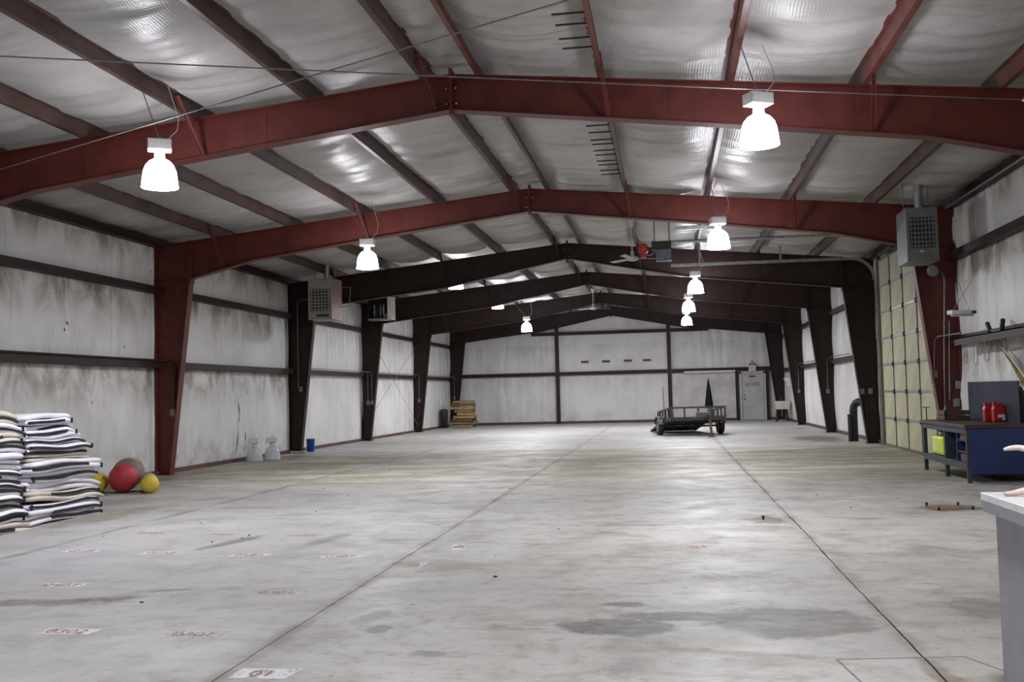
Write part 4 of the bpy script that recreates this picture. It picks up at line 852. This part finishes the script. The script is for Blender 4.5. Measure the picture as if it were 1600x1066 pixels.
# strip light, torch, hooks on the wall above the bench
sl = thing('strip_light', 'unlit white strip light hanging above the workbench', 'light fixture', (7.35, 17.2, 2.62), math.radians(22))
MB().b2((-.22, -.07, 0), (.22, .07, .07)).build('housing', WHITEP, sl, bevel=.01); MB().tube([(-.2, -.02, -.015), (.2, -.02, -.015)], .016, 8).build('tube', WHITEP, sl); MB().b2((.14, -.075, .015), (.225, -.07, .055)).build('end_cap', BLACK, sl)
hw = [MB().tube([(7.5, 17.26, 2.68), (7.985, 19.9, 3.62)], .004, 5).build('hang_wire', CABLE, sl)]
hw.append(MB().tube([(7.2, 17.14, 2.68), (7.9, 16.9, 3.85)], .004, 5).build('hang_wire', CABLE, sl))
for o in hw:
    o.matrix_parent_inverse = (Matrix.Translation((7.35, 17.2, 2.62)) @ Matrix.Rotation(math.radians(22), 4, 'Z')).inverted()
single('wall_shelf', MB().b2((7.70, 13.5, 2.29), (7.87, 19.0, 2.31)).b2((7.70, 13.5, 2.18), (7.712, 19.0, 2.31)), BROWN, 'narrow brown shelf along the right girt above the workbench', 'shelf')
tc = thing('work_light', 'double-headed black work light on the shelf above the workbench', 'work light', (7.76, 16.9, 2.312))
MB().tube([(0, .25, .04), (0, .1, .005), (0, -.15, .005), (0, -.32, .03)], .012, 6).build('bar', CABLE, tc)
MB().tube([(0, .25, .03), (0, .38, .16)], .035, 10).build('head', BLACK, tc); MB().tube([(0, -.32, .02), (0, -.4, .17)], .035, 10).build('head', BLACK, tc)
for k, (y, L) in enumerate(((18.3, .28), (17.75, .32), (17.5, .16), (17.15, .27))):
    pts = [(7.70, y + .1, 2.19), (7.69, y + .1, 2.22 - L)] + arc((7.69, y, 2.22 - L), .1, 0, -math.pi, 8, 'yz') + [(7.69, y - .1, 2.22 - L * .5)]
    single('wire_hook', MB().tube(pts, .006, 5), CABLE, 'thin wire hook under the shelf above the workbench, %s from the column' % ('first', 'second', 'third', 'fourth')[k], 'hook', 'wire hooks under the shelf')
single('angle_bracket', MB().tube([(7.78, 16.55, 2.25), (7.75, 16.4, 1.98), (7.75, 15.6, 2.05)], .012, 6), CABLE, 'bent steel bracket under the shelf at the right edge', 'bracket')
# torn corner of the blanket with yellow batting
BATT = mat('yellow_batting', '#7d6c3e', '#51452b', 9, .95, bump=.6, bscale=18)
mb = MB().grid(24, 6, lambda u, v: (7.975 - .035 * math.sin(v * 3.14) - .012 * nz(u * 9, v * 3), 17.28 - 1.5 * u, 2.06 - .78 * u ** 1.15 - .2 * min(1, u * 1.6) * v + .012 * nz(u * 13, v * 7, 2)))
mb.build('torn_batting', BATT, wr)
TV = mat('torn_vinyl', '#cfcbb8', '#b9b49c', 4, .5)
MB().tube([(7.965, 17.30 - 1.5 * k / 16, 2.075 - .78 * (k / 16) ** 1.15 + .008 * nz(k * .9)) for k in range(17)], .016, 6).build('torn_facing', TV, wr)
MB().tube([(7.965, 17.27 - 1.5 * k / 16, 2.045 - .78 * (k / 16) ** 1.15 - .2 * min(1, k / 10) + .01 * nz(k * .7, 3)) for k in range(17)], .018, 6).build('torn_facing', TV, wr)

# ------------------------------------------------------------------ counter and antler at the right edge
CG = mat('counter_grey_paint', '#8d8b93', '#817f87', 3, .6); CT = mat('counter_white_top', '#d2d3d2', '#c4c5c4', 4, .35)
ct = thing('counter', 'grey counter with pale top at the right edge', 'counter', (4.5, 4.2, 0))
MB().b2((4.07, 3.0, .962), (4.95, 5.1, 1.0)).build('top', CT, ct, True, bevel=.004); MB().b2((4.07, 3.0, .915), (4.93, 5.085, .962)).build('top_edge', CG, ct, True); MB().b2((4.11, 3.0, .0), (4.9, 5.02, .915)).build('body', CG, ct, True, bevel=.004)
an = thing('antler', 'pale curved antler with two tips lying on the grey counter', 'antler', (4.3, 4.85, 1.0)); AM = mat('antler_bone', '#d8c4bb', '#b39b90', 6, .5, bump=.2)
def smooth(p, n=6):
    out = []
    for i in range(len(p) - 1):
        p0, p1, p2, p3 = p[max(i - 1, 0)], p[i], p[i + 1], p[min(i + 2, len(p) - 1)]
        for k in range(n):
            s_ = k / n; out.append(tuple(.5 * (2 * p1[j] + (p2[j] - p0[j]) * s_ + (2 * p0[j] - 5 * p1[j] + 4 * p2[j] - p3[j]) * s_ ** 2 + (3 * p1[j] - p0[j] - 3 * p2[j] + p3[j]) * s_ ** 3) for j in range(4)))
    return out + [p[-1]]
a1 = smooth([(-.18, .04, .212, .006), (-.15, .04, .218, .011), (-.11, .03, .219, .013), (-.06, .0, .2, .016), (0, -.04, .15, .02), (.06, -.08, .06, .022), (.1, -.1, .024, .022)])
a2 = smooth([(-.185, .05, .012, .009), (-.15, .05, .013, .013), (-.1, .03, .026, .015), (-.05, .0, .034, .016), (.02, -.05, .03, .018), (.1, -.1, .024, .022), (.25, -.16, .024, .02)])
MB().tube([p[:3] for p in a1], [p[3] for p in a1], 10).build('upper_tine', AM, an); MB().tube([p[:3] for p in a2], [p[3] for p in a2], 10).build('lower_tine', AM, an)

# ------------------------------------------------------------------ painted floor numbers, bolts
def paint(name, col, lo, hi, seed=0.0):
    t = NT(name); P = t.geo(); t.base(lin(col)); t.rough(.6); a = t.ramp(t.noise(7, 6, .7, vec=P), lo, hi, 1, 0); t.link(a, t.b.inputs['Alpha']); return t.m
WPNT = paint('worn_white_floor_paint', '#c9c7c8', .5, .62); WPF = paint('faded_white_floor_paint', '#bdbab9', .42, .56); RPNT = paint('worn_red_stencil', '#93474b', .58, .72); RPF = paint('faded_red_stencil', '#9a6462', .48, .62)
def marker(txt, x, y, rz=0.0, w_=.40, h_=.17, fresh=True, plate=True):
    pl = MB().add([(-w_ / 2, -h_ / 2, 0), (w_ / 2, -h_ / 2, 0), (w_ / 2 + .03, h_ / 2, 0), (-w_ / 2 + .02, h_ / 2, 0)], [(0, 1, 2, 3)]).build('painted_marker', WPNT if fresh else WPF, floor); pl.location = (x, y, .0012); pl.rotation_euler = (0, 0, rz)
    if txt:
        o = inst('painted_number', text_mesh(txt, .15, RPNT if fresh else RPF), pl, (0, -.005, .0012))
for txt, x, y, fr in [('0302', -1.42, 6.33, True), ('0301', -.5, 6.3, False), ('0403', -2.5, 7.94, True), ('0401', -.48, 7.67, False), ('0504', -3.45, 9.78, True), ('0503', -2.5, 9.64, True), ('0502', -1.5, 9.5, True), ('0501', -.54, 9.42, True), ('0603', -2.45, 10.96, False), ('0602', -1.46, 10.86, False), ('0604', -3.4, 11.1, False), ('0605', -4.6, 9.7, False)]:
    marker(txt, x, y, 0.0, fresh=fr)
marker('01', .34, 5.42, 0.0, .34, .2, True); marker('02', .5, 10.0, math.radians(-80), .36, .13, True); marker('', .42, 8.95, math.radians(-80), .3, .12, False)
o = inst('painted_number', text_mesh('01', .2, RPF), floor, (2.87, 10.0, .0015)); o.rotation_euler = (0, 0, .2)
plate = MB().box((5.95, 13.05, .004), (.42, .36, .008), rz=.1); plate.build('floor_plate', mat('rusty_plate', '#7c5e44', '#5b432f', 8, .8), floor)
bolt = MB().lathe((0, 0, 0), [(0, 0), (.012, 0), (.012, .025), (.018, .025), (.018, .04), (0, .045)], 8).mesh('bolt', DARKMETAL)
for x, y in ((5.76, 13.3), (5.78, 12.8), (6.13, 13.3), (6.18, 12.85), (6.3, 12.8), (3.66, 12.05)): inst('bolt', bolt, floor, (x, y, 0.0))
crack = MB()
for x0_, y0_, x1_, y1_ in ((3.5, 5.9, 3.62, 4.9), (3.5, 5.9, 4.2, 6.0), (4.2, 6.0, 4.5, 5.3)):
    crack.bar((x0_, y0_, .0008), (x1_, y1_, .0008), .012, .001)
crack.build('patch_outline', mat('patch_line', '#7d7973', '#6a665f', 12, .8), floor)
rng = random.Random(11)
pebble = MB().lathe((0, 0, 0), [(0, 0), (.012, .002), (.015, .008), (.008, .015), (0, .016)], 6).mesh('debris', BLACK)
for k in range(26):
    x, y = rng.uniform(-4, 5), rng.uniform(6, 24); o = inst('debris', pebble, floor, (x, y, 0), rng.uniform(0, 6)); o.scale = (rng.uniform(.5, 1.3), rng.uniform(.6, 1.6), rng.uniform(.4, .9))

# tears and holes in the left wall blanket, pipe along the right eave
TEAR = mat('tear_dark', '#23221f', '#2f2d29', 9, .9)
def tear(pts, wd):
    mb = MB(); n = len(pts); vs = []
    for i, (y, z) in enumerate(pts):
        w_ = wd * (0.15 + math.sin(math.pi * i / (n - 1))) ; x = -8.07 + wall_disp(y, z, 0.0) + .004
        vs += [(x, y - w_, z), (x, y + w_, z)]
    mb.add(vs, [(2 * i, 2 * i + 1, 2 * i + 3, 2 * i + 2) for i in range(n - 1)]); mb.build('tear', TEAR, wl)
def slit(y0, z0, y1, z1, wd, wob=.02): tear([(y0 + (y1 - y0) * k / 10 + wob * nz(k * .8, y0), z0 + (z1 - z0) * k / 10) for k in range(11)], wd)
slit(23.99, 1.48, 24.10, 1.14, .02); slit(24.09, 1.14, 23.97, .95, .014); slit(23.97, .72, 23.92, .25, .018, .008); slit(24.47, .72, 24.43, .47, .022, .006); slit(23.55, .70, 23.75, .74, .006, .004)
for y, z in ((16.75, 3.0), (16.64, 2.87), (18.67, 2.65)): slit(y, z + .035, y + .02, z - .035, .016, .004)
conduit('pale pipe running along the right eave above the workbench', [(7.85, 13.2, 4.78), (7.85, 19.7, 4.78)], [], GALV, .018)
